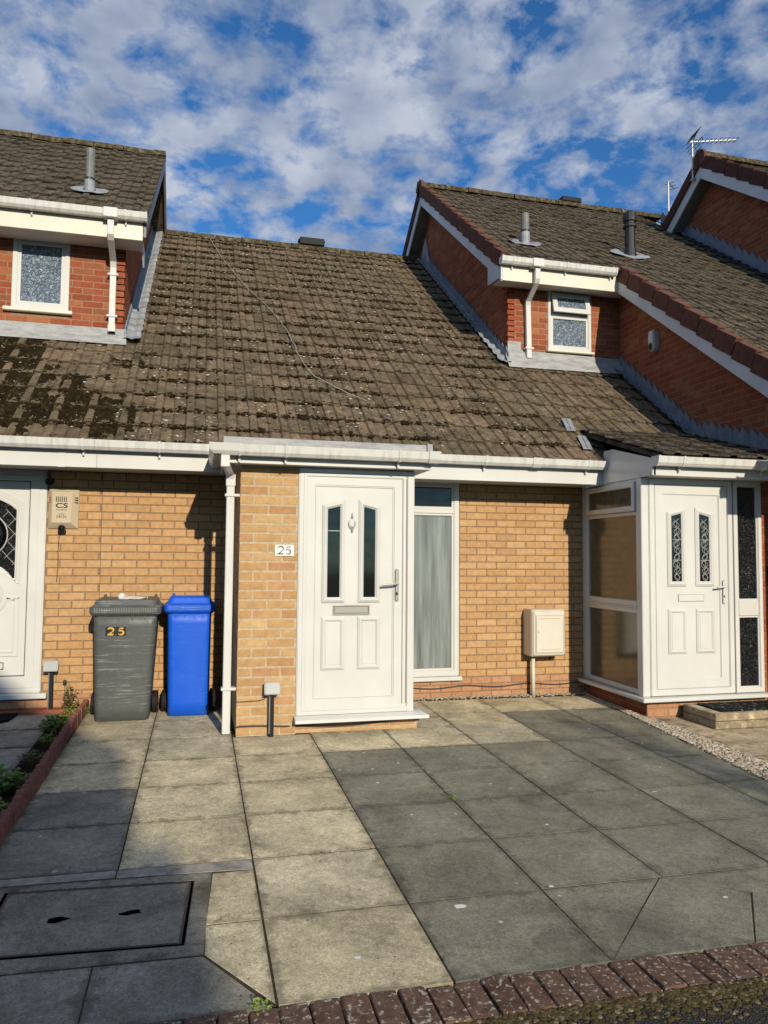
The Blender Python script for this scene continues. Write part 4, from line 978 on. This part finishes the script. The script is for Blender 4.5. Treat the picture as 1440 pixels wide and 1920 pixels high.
slopebox(MB(), 5.412, 5.435, -2.30, 1.47, ZR, -.315, -.12).build('bargeboard', 'barge_white', h29, bevel=.002)
slopebox(MB(), 5.435, 5.62, -2.30, 1.47, ZR, -.30, -.28).build('verge_soffit', 'pipe_grey', h29)
apron(h29, 5.62, 5.46, .0, 1.62, ZMAIN, 'lead_blue', 12, 'lead_gutter')
stepflash(h29, 'step_flashing', PXn(5.62), (-.1, 1.60), lambda y: ZMAIN(y)+.02, 'lead_blue', .20)
stepflash(h29, 'porch_step_flashing', PXn(5.62), (-1.3, -.1), lambda y: ZP(y)+.03, 'lead_blue', .16)
fw29 = MB().box(5.62, 9, -2.05, -1.95, -.1, 2.7).build('front_wall', 'mortar_red', h29)
gutter(h29, 5.14, 9, -2.33, 2.66, (True, False), (), ())
MB().box(5.20, 5.42, -2.33, -1.95, 2.38, 2.62).build('box_end', 'upvc', h29)
MB().box(5.42, 9, -2.33, -2.31, 2.40, 2.62).build('fascia', 'upvc', h29)
ventpipe(h29, 6.06, 2.07, ZR, 6.50, 6.02, .075, 'pipe_black', True)

# ================================================================== HOUSE 31 (gable at the upper right)
h31 = thing('terraced_house', (9.5, 1, 0), 'highest gable at upper right with brown verge and round ridge end', 'house', 'row of terraced houses')
Z3 = lambda y: 8.20+MS*(y-3.05); Z3r = lambda y: 8.20-MS*(y-3.05)
g31 = MB().prism([(-1.0, 3.5), (-1.0, 5.0), (3.05, 8.02), (6.8, 5.22), (6.8, 3.5)], 0, -.1, PXn(8.28)).build('gable_wall', 'mortar_red', h31)
brickwork(h31, g31, 'brick_red', ('xn', 8.28), .2, 4.9, 5.0, 8.1, .3, zref=5.10, inside=lambda y, z: z > ZR(y) and z < min(Z3(y), Z3r(y))-.12)
r31 = slopebox(MB(), 8.08, 12, -.8, 3.04, Z3, -.13, -.012).build('roof', 'joint_soil', h31)
slopebox(MB(), 8.08, 12, 3.05, 6.8, Z3r, -.13, -.0).build('rear_slope', 'roof_tile_dark', r31)
tiling(h31, r31, 'roof_tile_dark', 8.06, 8, 3.0-GAUGE*CP*8, 3.0, Z3)
verge(r31, 8.02, 2.95-GAUGE*CP*8, 2.95, lambda y: Z3(y)+.02, 'verge_tile_dark', w=.12)
slopebox(MB(), 8.0, 8.05, 3.06, 6.8, Z3r, -.13, .07).build('rear_verge', 'verge_tile_dark', r31)
ridge(r31, 8.05, 11, 3.06, Z3(3.05)+.02, .12, 8.03)
slopebox(MB(), 8.035, 8.06, .0, 3.05, Z3, -.35, -.12).build('bargeboard', 'barge_white', h31, bevel=.002)
slopebox(MB(), 8.035, 8.06, 3.05, 6.8, Z3r, -.33, -.12).build('rear_bargeboard', 'barge_white', h31, bevel=.002)
slopebox(MB(), 8.06, 8.28, .0, 3.05, Z3, -.33, -.31).build('verge_soffit', 'pipe_grey', h31)
slopebox(MB(), 8.06, 8.28, 3.06, 6.8, Z3r, -.33, -.31).build('verge_soffit', 'pipe_grey', h31)
stepflash(h31, 'step_flashing', PXn(8.28), (.8, 4.4), ZR, 'lead_blue', .26, .16)
apron(h31, 8.28, 8.10, .8, 4.4, ZR, 'lead_blue', 20, 'lead_gutter')

flush_bricks(); flush_tiles()

# ================================================================== small things
# moss and lichen on the tiles
def roofscatter(n, fn, zf, s0, s1, flat, thr, edge=True):
    m_ = MB(); k = 0; tries = 0; dy = GAUGE*CP
    while k < n and tries < n*12:
        tries += 1
        x, y = fn()
        if noise.noise(Vector((x*1.5, y*1.5, 2.3))) + .5*noise.noise(Vector((x*6, y*6, 8.1))) < thr(x, y): continue
        if edge:
            r = round((y+.50)/dy); y = -.50+r*dy+R.choice((-.012, .004, .02))+R.gauss(0, .012)
        X, Y = px((x, y, zf(y)))
        if not (-20 < X < 1460): continue
        s = R.uniform(s0, s1); a = R.uniform(0, 6.28); ca, sa = math.cos(a), math.sin(a); z0 = zf(y)+.022
        m_.loops([[(x+(u*ca-v*sa)*s*1.3, y+(u*sa+v*ca)*s, z0+MS*(u*sa+v*ca)*s+w*s*flat) for u, v, w in g_] for g_ in R.choice(gm)]); k += 1
    return m_
inR = lambda: (R.uniform(-.68, 3.75), R.uniform(-.5, 5.4))
inL = lambda: (R.uniform(-2.6, -.62), -.5+1.85*R.random())
roofscatter(7500, inR, lambda y: ZMAIN(y)+.002, .007, .022, .8, lambda x, y: -.20+.07*max(0, x)-(.18 if x < .7 and y > 1.5 else 0)).build('roof_moss', 'moss', label='dark moss tufts along the tile edges of the middle roof', cat='moss', kind='stuff')
roofscatter(3800, inL, lambda y: ZMAIN(y)-.006, .009, .027, 1.2, lambda x, y: -.28+.34*(x+2.4), False).build('roof_moss', 'moss', label='thick dark moss patches on the lower roof at the left edge', cat='moss', kind='stuff')
roofscatter(2000, lambda: (-2.6+6.2*R.random()**1.35, R.uniform(-.5, 5.4)), lambda y: ZMAIN(y)-.002, .005, .016, .3, lambda x, y: .05, False).build('roof_lichen', 'lichen', label='pale lichen flecks scattered over the mossy middle roof', cat='lichen', kind='stuff')
# loose cable on the roof
cp_ = [(.067, 5.40), (.20, 4.75), (.439, 3.817), (.62, 3.25), (.836, 2.727), (.98, 2.25), (1.066, 1.799), (1.10, 1.4), (1.153, 1.067), (1.22, .86), (1.338, .731), (1.55, .52), (1.789, .34)]
pts = []
for i in range(len(cp_)-1):
    for q in range(4):
        t = q/4; x = cp_[i][0]*(1-t)+cp_[i+1][0]*t; y = cp_[i][1]*(1-t)+cp_[i+1][1]*t
        pts.append((x+R.uniform(-.008, .008), y, ZMAIN(y)+.055+R.uniform(-.004, .004)))
MB().tube(pts, .0048, 6).build('roof_cable', 'cable_white', label='thin pale cable trailing down across the mossy middle roof', cat='cable')
# cable along the foot of the wall
pts = [(.325, -1.212, .10)] + [(x, -1.212 if x < .8 else -1.178, .085+.02*math.sin(x*4)) for x in [.36+.09*i for i in range(17)]] + [(1.885, -1.15, .075)]
MB().tube(pts, .007, 6).build('wall_cable', 'cable_dark', label='dark cable clipped along the foot of the projecting porch', cat='cable')
pts = [(1.86+.1*i, -.012, .135+.012*math.sin(i*.9)) for i in range(23)]
MB().tube(pts, .007, 6).build('wall_cable', 'cable_dark', label='dark cable clipped along the plinth below the meter box', cat='cable')
pts = [(.32, -1.206, .30), (.40, -1.208, .302), (.50, -1.208, .305), (.545, -1.208, .315), (.56, -1.207, .35), (.562, -1.206, .40)]
MB().tube(pts, .004, 6).build('lamp_cable', 'cable_dark', label='short thin wire from pillar corner to the porch post light', cat='cable')
# house number plate
npl = thing('house_number_plate', (.69, -1.21, 1.48), 'small white plate with number 25 on the porch pillar', 'number plate')
P = PY(-1.206)
MB().box(.612, .772, 1.486, 1.58, 0, .006, P).build('plate', 'number_plate', npl, bevel=.001)
def ribbon(m_, pts, ws, d, P):
    vs = []; n = len(pts)
    for i, (u, v) in enumerate(pts):
        a = Vector(pts[min(i+1, n-1)])-Vector(pts[max(i-1, 0)]); a.normalize(); nn = Vector((-a.y, a.x))*ws[i]/2
        vs += [P(u+nn.x, v+nn.y, d), P(u-nn.x, v-nn.y, d)]
    m_.add(vs, [(2*i, 2*i+1, 2*i+3, 2*i+2) for i in range(n-1)])
def two(m_, x, z, w, h, d, P, k=1):
    pts = []; ws = []
    for q in range(9):
        t = math.radians(165-q*27); pts.append((x+w*.5+math.cos(t)*w*.44, z+h*.70+math.sin(t)*h*.29)); ws.append(w*(.09+.10*math.sin(q/8*3.14))*k)
    pts += [(x+w*.55, z+h*.28), (x+w*.12, z+h*.05)]; ws += [w*.14*k, w*.09*k]
    ribbon(m_, pts, ws, d, P); ribbon(m_, [(x+w*.05, z+h*.045), (x+w*.82, z+h*.05), (x+w*.98, z+h*.20)], [w*.15*k, w*.17*k, w*.06*k], d+.0002, P)
def five(m_, x, z, w, h, d, P, k=1):
    ribbon(m_, [(x+w*.90, z+h*.99), (x+w*.80, z+h*.93), (x+w*.28, z+h*.93)], [w*.05*k, w*.15*k, w*.13*k], d, P)
    ribbon(m_, [(x+w*.29, z+h*.95), (x+w*.20, z+h*.52)], [w*.07*k, w*.07*k], d+.0002, P)
    pts = []; ws = []
    for q in range(11):
        t = math.radians(140-q*29); pts.append((x+w*.47+math.cos(t)*w*.40, z+h*.31+math.sin(t)*h*.29)); ws.append(w*(.07+.13*math.sin(q/10*3.14))*k)
    ribbon(m_, pts, ws, d+.0004, P)
dg = MB(); two(dg, .632, 1.500, .055, .066, .0075, P); dg.build('digit', 'dark_text', npl)
dg = MB(); five(dg, .697, 1.500, .052, .066, .0075, P); dg.build('digit', 'dark_text', npl)
# alarm box
ab = thing('alarm_box', (-1.223, 0, 1.72), 'beige burglar alarm box fixed to the buff wall beside the left door', 'alarm box')
P = PY(0)
ot = [(-1.354, 1.722), (-1.094, 1.722), (-1.09, 2.092), (-1.354, 2.096)]; it = [(-1.318, 1.775), (-1.155, 1.775), (-1.15, 2.055), (-1.318, 2.057)]
m_ = MB(); m_.loops([[P(u, v, 0) for u, v in ot], [P(u, v, .018) for u, v in ot], [P(u, v, .062) for u, v in it]]); m_.build('cover', 'alarm_plastic', ab, bevel=.003)
for x0_ in (-1.344, -1.128):
    for i in range(3): MB().box(x0_, x0_+.03, 2.005-i*.022, 2.011-i*.022, .030, .046, P).build('vent_slot', 'gasket', ab)
for i in range(6): MB().box(-1.285+i*.017, -1.277+i*.017, 1.965, 2.015, .0625, .0632, P).build('printed_bar', 'dark_text', ab)
def put_text(txt, size, x, z, d, P, parent, mat='dark_text', bold=0):
    o = bpy.data.objects.new('lettering', textmesh(txt, size, mat, bold)); link(o, parent, P(x, z, d)); o.rotation_euler = (math.pi/2, 0, 0); return o
put_text('CS', .062, -1.234, 1.912, .0628, P, ab, 'black_paint', .0015).scale = (1.5, 1, 1)
put_text('SYSTEMS', .024, -1.234, 1.884, .0628, P, ab)
put_text('01925', .022, -1.234, 1.848, .0628, P, ab)
put_text('54036', .036, -1.234, 1.818, .0628, P, ab)
m_ = MB(); m_.loops([[P(-1.232+math.cos(t)*r_, 1.722+math.sin(t)*r_, d_) for t in [q*math.pi/8 for q in range(16)]] for r_, d_ in ((.034, .0), (.034, .05), (.026, .075), (.010, .085))]); m_.build('strobe', 'glass_dark', ab, smooth=True)
MB().box(-1.265, -1.198, 1.675, 1.705, 0, .04, P).build('strobe_base', 'black_plastic', ab, bevel=.004)
MB().tube([P(-1.255, 1.69, .008), P(-1.262, 1.50, .006), P(-1.258, 1.36, .006), P(-1.268, 1.226, .006)], .0035, 5).build('wire', 'cable_dark', ab)
MB().tube([(-1.345, .0, 2.16), (-1.345, -.07, 2.15)], .034, 12).build('black_sensor', 'black_plastic', label='small black cylinder fixed above the alarm box beside left door', cat='sensor')
# gas meter box
mb_ = thing('meter_box', (3.6, 0, .45), 'pale beige gas meter box fixed to the buff wall', 'meter box')
P = PY(0)
m_ = MB(); m_.loops([[P(u, v, d) for u, v in ((3.39+e, .452+e), (3.775-e, .452+e), (3.775-e, .94-e), (3.39+e, .94-e))] for e, d in ((0, 0), (0, .20), (.025, .235))]); bx = m_.build('casing', 'meter_plastic', mb_, bevel=.008, seg=2)
MB().frame(3.425, 3.745, .49, .885, .006, .234, .237, P).build('door_edge', 'alarm_plastic', mb_)
dd = MB().box(3.433, 3.737, .498, .877, .234, .242, P).build('meter_door', 'meter_plastic', mb_, bevel=.004)
MB().prism([(3.452+math.cos(t)*.008, .71+math.sin(t)*.008) for t in [q*math.pi/5 for q in range(10)]], .242, .245, P).build('lock', 'chrome', dd)
for z in (.53, .85): MB().box(3.47, 3.70, z-.003, z+.003, .2415, .244, P).build('groove', 'alarm_plastic', dd)
MB().tube([(3.462, -.09, .46), (3.462, -.09, .015)], .021, 12).build('supply_pipe', 'meter_plastic', mb_, smooth=True)
MB().tube([(3.70, -.05, .46), (3.70, -.05, .42), (3.70, -.0, .40)], .015, 8).build('outlet_pipe', 'pipe_black', mb_)
# post lights
def post_light(x, y, z0, zt, label, tilt):
    t = thing('post_light', (x, y, z0), label, 'light', 'small solar post lights')
    MB().box(x-.020, x+.020, y-.018, y+.018, z0, zt-.05).build('post', 'black_plastic', t, bevel=.006)
    MB().box(x-.022, x-.012, y-.021, y-.019, z0+.03, zt-.09).build('post_rib', 'pipe_grey', t)
    Pm = lambda u, v, d: (x+u, y-.02-d-(v)*-.28, zt-.045+v)
    hd_ = MB().box(-.062, .062, -.045, .05, -.012, .030, Pm).build('lamp_head', 'solar_grey', t, bevel=.008, seg=2)
    MB().box(-.060, .060, -.043, -.036, .030, .034, Pm).build('lamp_lip', 'pipe_grey', hd_)
post_light(.602, -1.245, .02, .455, 'grey square headed post light in front of the porch pillar', 0)
post_light(-1.275, -.06, .05, .515, 'grey square headed post light by the left door', 0)
# wheelie bins
def rrect(cx, cy, w, d, r, z, n=5):
    pts = []
    for sx, sy, a0 in ((1, 1, 0), (-1, 1, 90), (-1, -1, 180), (1, -1, 270)):
        for q in range(n):
            a = math.radians(a0+90*q/(n-1)); pts.append((cx+sx*(w/2-r)+math.cos(a)*r, cy+sy*(d/2-r)+math.sin(a)*r, z))
    return pts
def wheelie(x, yf, zb, wb, wt, db, dt, h, mat, label, number=None, xl=0):
    t = thing('wheelie_bin', (x, yf+.2, zb), label, 'bin')
    yc = yf+db/2
    rings = []
    for k in range(9):
        s_ = k/8; w = wb+(wt-wb)*s_; d = db+(dt-db)*s_; rings.append(rrect(x+xl*s_, yf-.035*s_+d/2, w, d, .045+.012*(1-s_), zb+.004+(h-.14)*s_))
    inner = rrect(x+xl, yf-.035+dt/2, wt-.03, dt-.03, .04, zb+h-.14)
    body = MB().loops([rrect(x, yc, wb-.04, db-.04, .04, zb)]+rings).build('body', mat, t, smooth=False)
    body.data.polygons.foreach_set('use_smooth', [len(p.vertices) == 4 for p in body.data.polygons])
    wr_, dr_ = wt+.07, dt+.05; cxr, cyr = x+xl, yf-.035+dt/2-.005; zr = zb+h-.145
    rim = MB().loops([rrect(cxr, cyr, wr_-.05, dr_-.05, .05, zr-.02), rrect(cxr, cyr, wr_-.01, dr_, .05, zr), rrect(cxr, cyr, wr_, dr_+.01, .055, zr+.012), rrect(cxr, cyr, wr_, dr_+.01, .055, zr+.058), rrect(cxr, cyr, wr_-.03, dr_-.03, .05, zr+.066)]).build('rim', mat, t)
    rb = MB()
    for i in range(int((wr_-.08)/.02)):
        xx = cxr-wr_/2+.045+i*.02; rb.box(xx, xx+.009, cyr-dr_/2-.0095, cyr-dr_/2, zr+.014, zr+.054)
    rb.build('rim_ribs', 'bin_worn' if mat == 'bin_grey' else 'bin_blue_worn', rim)
    lidr = [rrect(cxr, cyr+.01, wr_-.02, dr_-.02, .05, zr+.060), rrect(cxr, cyr+.01, wr_-.06, dr_-.05, .05, zr+.078), rrect(cxr, cyr+.012, wr_-.09, dr_-.08, .05, zr+.118), rrect(cxr, cyr+.012, wr_-.12, dr_-.11, .05, zr+.126), rrect(cxr, cyr+.012, wr_-.15, dr_-.14, .045, zr+.112)]
    lid = MB().loops(lidr).build('lid', mat, t, smooth=False)
    for sx in (-1, 1): MB().tube([(cxr+sx*(wr_/2-.075), cyr+dr_/2-.10, zr+.10), (cxr+sx*(wr_/2-.075), cyr+dr_/2-.02, zr+.135), (cxr+sx*(wr_/2-.075), cyr+dr_/2+.005, zr+.10)], .013, 8).build('hinge', mat, lid)
    MB().tube([(cxr-wr_*.40, cyr+dr_/2+.0, zr+.07), (cxr+wr_*.40, cyr+dr_/2+.0, zr+.07)], .014, 8).build('handle', mat, t)
    # front lip gussets and handle skirts
    for sx in (-.62, -.2, .22, .6):
        MB().box(cxr+sx*wt/2-.003, cxr+sx*wt/2+.003, yf-.045, yf-.025, zr-.055, zr-.004).build('rib', mat, body)
    for sx in (-1, 1):
        xw = x+sx*(wb/2+.035)
        wh = MB().tube([(xw-.026, yf+db-.09, zb+.10), (xw-.02, yf+db-.09, zb+.10), (xw+.02, yf+db-.09, zb+.10), (xw+.026, yf+db-.09, zb+.10)], [.088, .100, .100, .088], 20).build('wheel', 'rubber', t, smooth=False)
        MB().tube([(xw-.029, yf+db-.09, zb+.10), (xw+.029, yf+db-.09, zb+.10)], .05, 14).build('hub', 'black_plastic', wh)
    MB().tube([(x-wb/2-.02, yf+db-.09, zb+.10), (x+wb/2+.02, yf+db-.09, zb+.10)], .012, 8).build('axle', 'black_plastic', t)
    return t, zr, cxr, cyr, wr_, dr_
gb = wheelie(-.622, -.505, .040, .452, .53, .42, .50, 1.075, 'bin_grey', 'dark grey wheelie bin with gold number 25 on its front', xl=.015)
bb_ = wheelie(-.062, -.395, .038, .362, .385, .33, .385, 1.085, 'bin_blue', 'bright blue wheelie bin between grey bin and downpipe', xl=-.005)
gt = gb[0]; P = lambda u, v, d: (u, -.5375+(.86-v)*.035-d, v)
for x0_, fn in ((-.768, two), (-.682, five)):
    st = MB().box(x0_, x0_+.082, .782, .858, .000, .002, P).build('sticker', 'black_paint', gt)
    m_ = MB(); fn(m_, x0_+.014, .79, .055, .060, .0032, P, 1.7); m_.build('digit', 'gold', st)
# litter on the grey bin lid
zl, cxl, cyl = gb[1]+.128, gb[2], gb[3]
lit = thing('litter', (cxl, cyl, zl), 'crumpled white packaging lying on the lid of the grey bin', 'litter')
m_ = MB()
rr = random.Random(4)
rows = [[(cxl-.04+i*.035, cyl-.16+j*.05, zl-.012+rr.uniform(0, .030)) for i in range(7)] for j in range(4)]
m_.add([v for r_ in rows for v in r_], [(j*7+i, j*7+i+1, (j+1)*7+i+1, (j+1)*7+i) for j in range(3) for i in range(6)]); m_.build('wrapper', 'white_paper', lit)
rings = [[(cxl-.05+math.cos(q*.9)*r_*rr.uniform(.7, 1.2), cyl-.05+math.sin(q*.9)*r_*rr.uniform(.7, 1.2), zl+h_+rr.uniform(-.006, .006)) for q in range(7)] for r_, h_ in ((.03, -.01), (.035, .015), (.018, .04))]
MB().loops(rings).build('crumpled_paper', 'white_paper', lit)
# garden edging, bed and plants
ed = thing('garden_edging', (-.97, -1.5, .02), 'row of scalloped red concrete edging beside the driveway', 'edging')
n = 7; prof = [(-.053, -.09)] + [(-.053+.106*q/n, .045+.032*math.sin(math.pi*q/n)) for q in range(n+1)] + [(.053, -.09)]
em = [MB().prism(prof, -.022, .022, lambda u, v, d: (d, u, v)).mesh('edging_block', 'edging_red', bevel=.004)]
y = -.06; i = 0
while y > -3.6:
    inst('edging_block', em[0], ed, (-.972+.03*math.sin(y*2)*.2+R.uniform(-.004, .004), y, GZ(-.97, y)+.035+R.uniform(-.006, .006)), (R.uniform(-.04, .04), R.uniform(-.06, .06), R.uniform(-.05, .05))); y -= .107
def leafplant(name, x, y, n, rad, h, mat, label, cat='plant', ls=(.02, .045), stems=0, head=False):
    t = thing(name, (x, y, GZ(x, y)), label, cat)
    m_ = MB(); z0 = GZ(x, y)
    for _ in range(n):
        a = R.uniform(0, 6.28); rr_ = rad*math.sqrt(R.random()); hx, hy = x+math.cos(a)*rr_, y+math.sin(a)*rr_*1.3; hz = z0+.01+h*R.random()*(1-.6*rr_/rad)
        s = R.uniform(*ls); b = R.uniform(0, 6.28); tl = R.uniform(-.5, .9)
        d = Vector((math.cos(b), math.sin(b), tl*.6)).normalized(); sd2 = d.cross(Vector((0, 0, 1))).normalized()*s*.38; p = Vector((hx, hy, hz)); up = Vector((0, 0, s*.12))
        m_.add([p, p+d*s*.45+sd2+up, p+d*s, p+d*s*.45-sd2+up], [(0, 1, 2), (0, 2, 3)])
    m_.build('foliage', mat, t)
    if stems:
        m2 = MB()
        for _ in range(stems):
            a = R.uniform(0, 6.28); q = rad*.5; m2.tube([(x+R.uniform(-.02, .02), y+R.uniform(-.02, .02), z0), (x+math.cos(a)*q*.4, y+math.sin(a)*q*.3, z0+h*.5), (x+math.cos(a)*q, y+math.sin(a)*q*.5, z0+h*R.uniform(.7, 1.0))], [.004, .003, .0015], 5)
        m2.build('stem', 'stem', t)
    if head:
        MB().tube([(x-.05, y, z0), (x-.055, y, z0+.27)], .003, 5).build('stalk', 'stem', t)
        MB().loops([[(x-.055+math.cos(q)*r_, y+math.sin(q)*r_, z0+.27+k) for q in [i*math.pi/5 for i in range(10)]] for r_, k in ((.006, -.012), (.018, .0), (.016, .015), (.005, .026))]).build('seed_head', 'leaf_dark', t)
    return t
leafplant('bedding_plant', -1.03, -.16, 340, .12, .11, 'leaf_lime', 'low lime green plant at the wall end of the edging', ls=(.014, .03))
leafplant('tall_weed', -1.10, -.08, 90, .09, .28, 'leaf_dark', 'spindly dark leaved weed with seed head against the buff wall', ls=(.025, .05), stems=7, head=True)
leafplant('leafy_weed', -1.12, -.68, 190, .11, .13, 'leaf_green', 'bushy green weed beside the middle of the red edging', ls=(.03, .06))
leafplant('leafy_weed', -1.08, -1.12, 110, .08, .07, 'leaf_green', 'low green weed just below the bushy one along the edging', ls=(.02, .045))
leafplant('leafy_weed', -1.10, -1.65, 130, .08, .08, 'leaf_dark', 'dark sparse weed in shade along the red edging', ls=(.02, .045))
leafplant('leafy_weed', -1.16, -2.25, 230, .13, .14, 'leaf_green', 'large green weed at the left picture edge behind edging', ls=(.03, .07))
leafplant('leafy_weed', -1.14, -2.75, 180, .12, .11, 'leaf_green', 'nearest green weed behind the shaded end of the edging', ls=(.03, .06))
leafplant('joint_weed', .928+.634, rowy(2)+.01, 40, .025, .02, 'leaf_lime', 'tiny green weed in a joint between the grey slabs', 'weed', ls=(.008, .02))
leafplant('joint_weed', .235, -4.79, 40, .03, .02, 'leaf_lime', 'tiny green weed against the brick kerb at lower left', 'weed', ls=(.008, .018))
# step and mats
MB().box(-2.6, -1.06, -.115, .0, .02, .085).build('doorstep', 'red_step', label='red painted doorstep below the arched glass door', cat='step', bevel=.006)
MB().add([], []).prism([(-2.35, -.42), (-1.60, -.42), (-1.545, -.36), (-1.53, -.12), (-2.35, -.12)], GZ(-2, -.3)+.004, GZ(-2, -.3)+.022).build('doormat', 'mat_black', label='black doormat on the grey path at the left door', cat='doormat', bevel=.004)
stp = thing('porch_step', (5.0, -1.4, 0), 'step of stacked pale slabs in front of the corner porch', 'step')
for k, (z0, z1, e) in enumerate(((-.02, .045, 0), (.049, .115, .004))):
    MB().box(4.475+e, 5.40, -1.655+e, -1.19, z0, z1).build('step_slab', 'slab_concrete', stp, bevel=.006)
MB().box(4.58, 5.38, -1.60, -1.255, .117, .132).build('doormat', 'mat_pattern', label='black patterned doormat on the porch step', cat='doormat', bevel=.004)
# camera on the side wall
cm = thing('security_camera', (5.62, .82, 4.2), 'white oval security camera on the shaded red brick wall', 'camera')
Q = PXn(5.62)
ov = lambda r0, hh, cz, d: [Q(.82+math.cos(t)*r0, cz+(hh if math.sin(t) > 0 else -hh)+math.sin(t)*r0, d) for t in [(q+.5)*math.pi/10 for q in range(20)]]
MB().loops([ov(.058, .085, 4.26, 0), ov(.058, .085, 4.26, .06), ov(.045, .08, 4.26, .085)]).build('housing', 'upvc', cm, smooth=False)
MB().loops([ov(.034, .015, 4.185, .086), ov(.028, .010, 4.185, .094)]).build('lens', 'black_plastic', cm)
MB().box(5.50, 5.56, -1.135, -1.122, 1.27, 1.42).build('door_chime', 'black_plastic', label='small black bell push on the brick beside the corner porch', cat='doorbell', bevel=.004)
# aerials
def aerial(x, y, z0, z1, label, length, n, dirv, reflector=True):
    t = thing('tv_aerial', (x, y, z0), label, 'aerial', 'rooftop TV aerials')
    MB().tube([(x, y, z0), (x, y, z1)], .016, 8).build('mast', 'aluminium', t)
    for z in (z0+.04, z0+.22): MB().box(x-.03, x+.05, y-.03, y+.03, z-.015, z+.015).build('clamp', 'aluminium', t, bevel=.004)
    d = Vector(dirv).normalized(); s_ = Vector((-d.y, d.x, 0)); b0 = Vector((x, y, z1-.02))
    bo = MB().tube([b0-d*.05, b0+d*length], .011, 6).build('boom', 'aluminium', t)
    for i in range(n):
        p = b0+d*(length*(.18+.80*i/(n-1))); MB().tube([p-s_*.09, p+s_*.09], .006, 5).build('element', 'pipe_black', bo)
    if reflector:
        up = Vector((0, 0, 1))
        for sg in (1, -1):
            for k in range(4):
                q = b0-d*.02+up*sg*(.04+.045*k)+d*(.03*k); MB().tube([q-s_*.17, q+s_*.17], .006, 5).build('reflector_rod', 'pipe_black', bo)
            MB().tube([b0, b0+up*sg*.19+d*.10], .007, 5).build('reflector_arm', 'pipe_black', bo)
        p = b0+d*.13; MB().tube([p-s_*.10, p-s_*.10+up*.03, p+s_*.10+up*.03, p+s_*.10], .008, 5).build('dipole', 'pipe_black', bo)
aerial(8.00, 3.20, 7.86, 8.58, 'long rod aerial on the mast at the upper right gable peak', .82, 9, (1, -.12, .13))
aerial(9.0, 5.28, 8.0, 9.05, 'short aerial half hidden behind the upper right gable', .35, 3, (.8, .6, 0), False)

# ------------------------------------------------------------------ across the road, behind the camera (throw the shadows on the drive)
op = thing('opposite_house', (-3, -18, 0), 'house across the road behind the viewer', 'house')
hx = 1.97
MB().box(-10, hx, -26, -18, -.1, 5.74).build('wall', 'far_wall', op)
MB().prism([(-10.3, 5.742), (hx-.20, 5.742), (hx-.20, 6.40), ((-10.3+hx)/2, 11.9), (-10.3, 6.40)], -26.3, -17.8, lambda u, v, d: (u, d, v)).build('roof', 'roof_tile_dark', op)
tr = thing('garden_tree', (5.26, -14.5, 0), 'small leafy tree across the road behind the viewer', 'tree')
m_ = MB(); m_.tube([(5.26, -14.5, -.1), (5.28, -14.5, 1.6), (5.22, -14.5, 3.0), (5.26, -14.5, 4.95)], [.09, .075, .05, .015], 8)
for k in range(14):
    z = 2.6+k*.145; a = k*2.4; l_ = .55-.02*k; m_.tube([(5.25, -14.5, z), (5.25+math.cos(a)*l_*.5, -14.5+math.sin(a)*l_*.5, z+.22), (5.25+math.cos(a)*l_, -14.5+math.sin(a)*l_, z+.5)], [.025, .015, .006], 5)
m_.build('trunk', 'bark', tr)
m_ = MB()
for _ in range(700):
    t = R.random(); z = 3.8+1.4*t; rr_ = .42*math.sqrt(R.random())*(1.05-.6*t); a = R.uniform(0, 6.28); p = Vector((5.26+math.cos(a)*rr_, -14.5+math.sin(a)*rr_, z)); s = R.uniform(.04, .07)
    d = Vector((R.gauss(0, 1), R.gauss(0, 1), R.gauss(0, 1))).normalized(); e = d.cross(Vector((.3, .5, .8))).normalized()*s*.5
    m_.add([p, p+d*s*.5+e, p+d*s, p+d*s*.5-e], [(0, 1, 2), (0, 2, 3)])
m_.build('crown', 'leaf_green', tr)
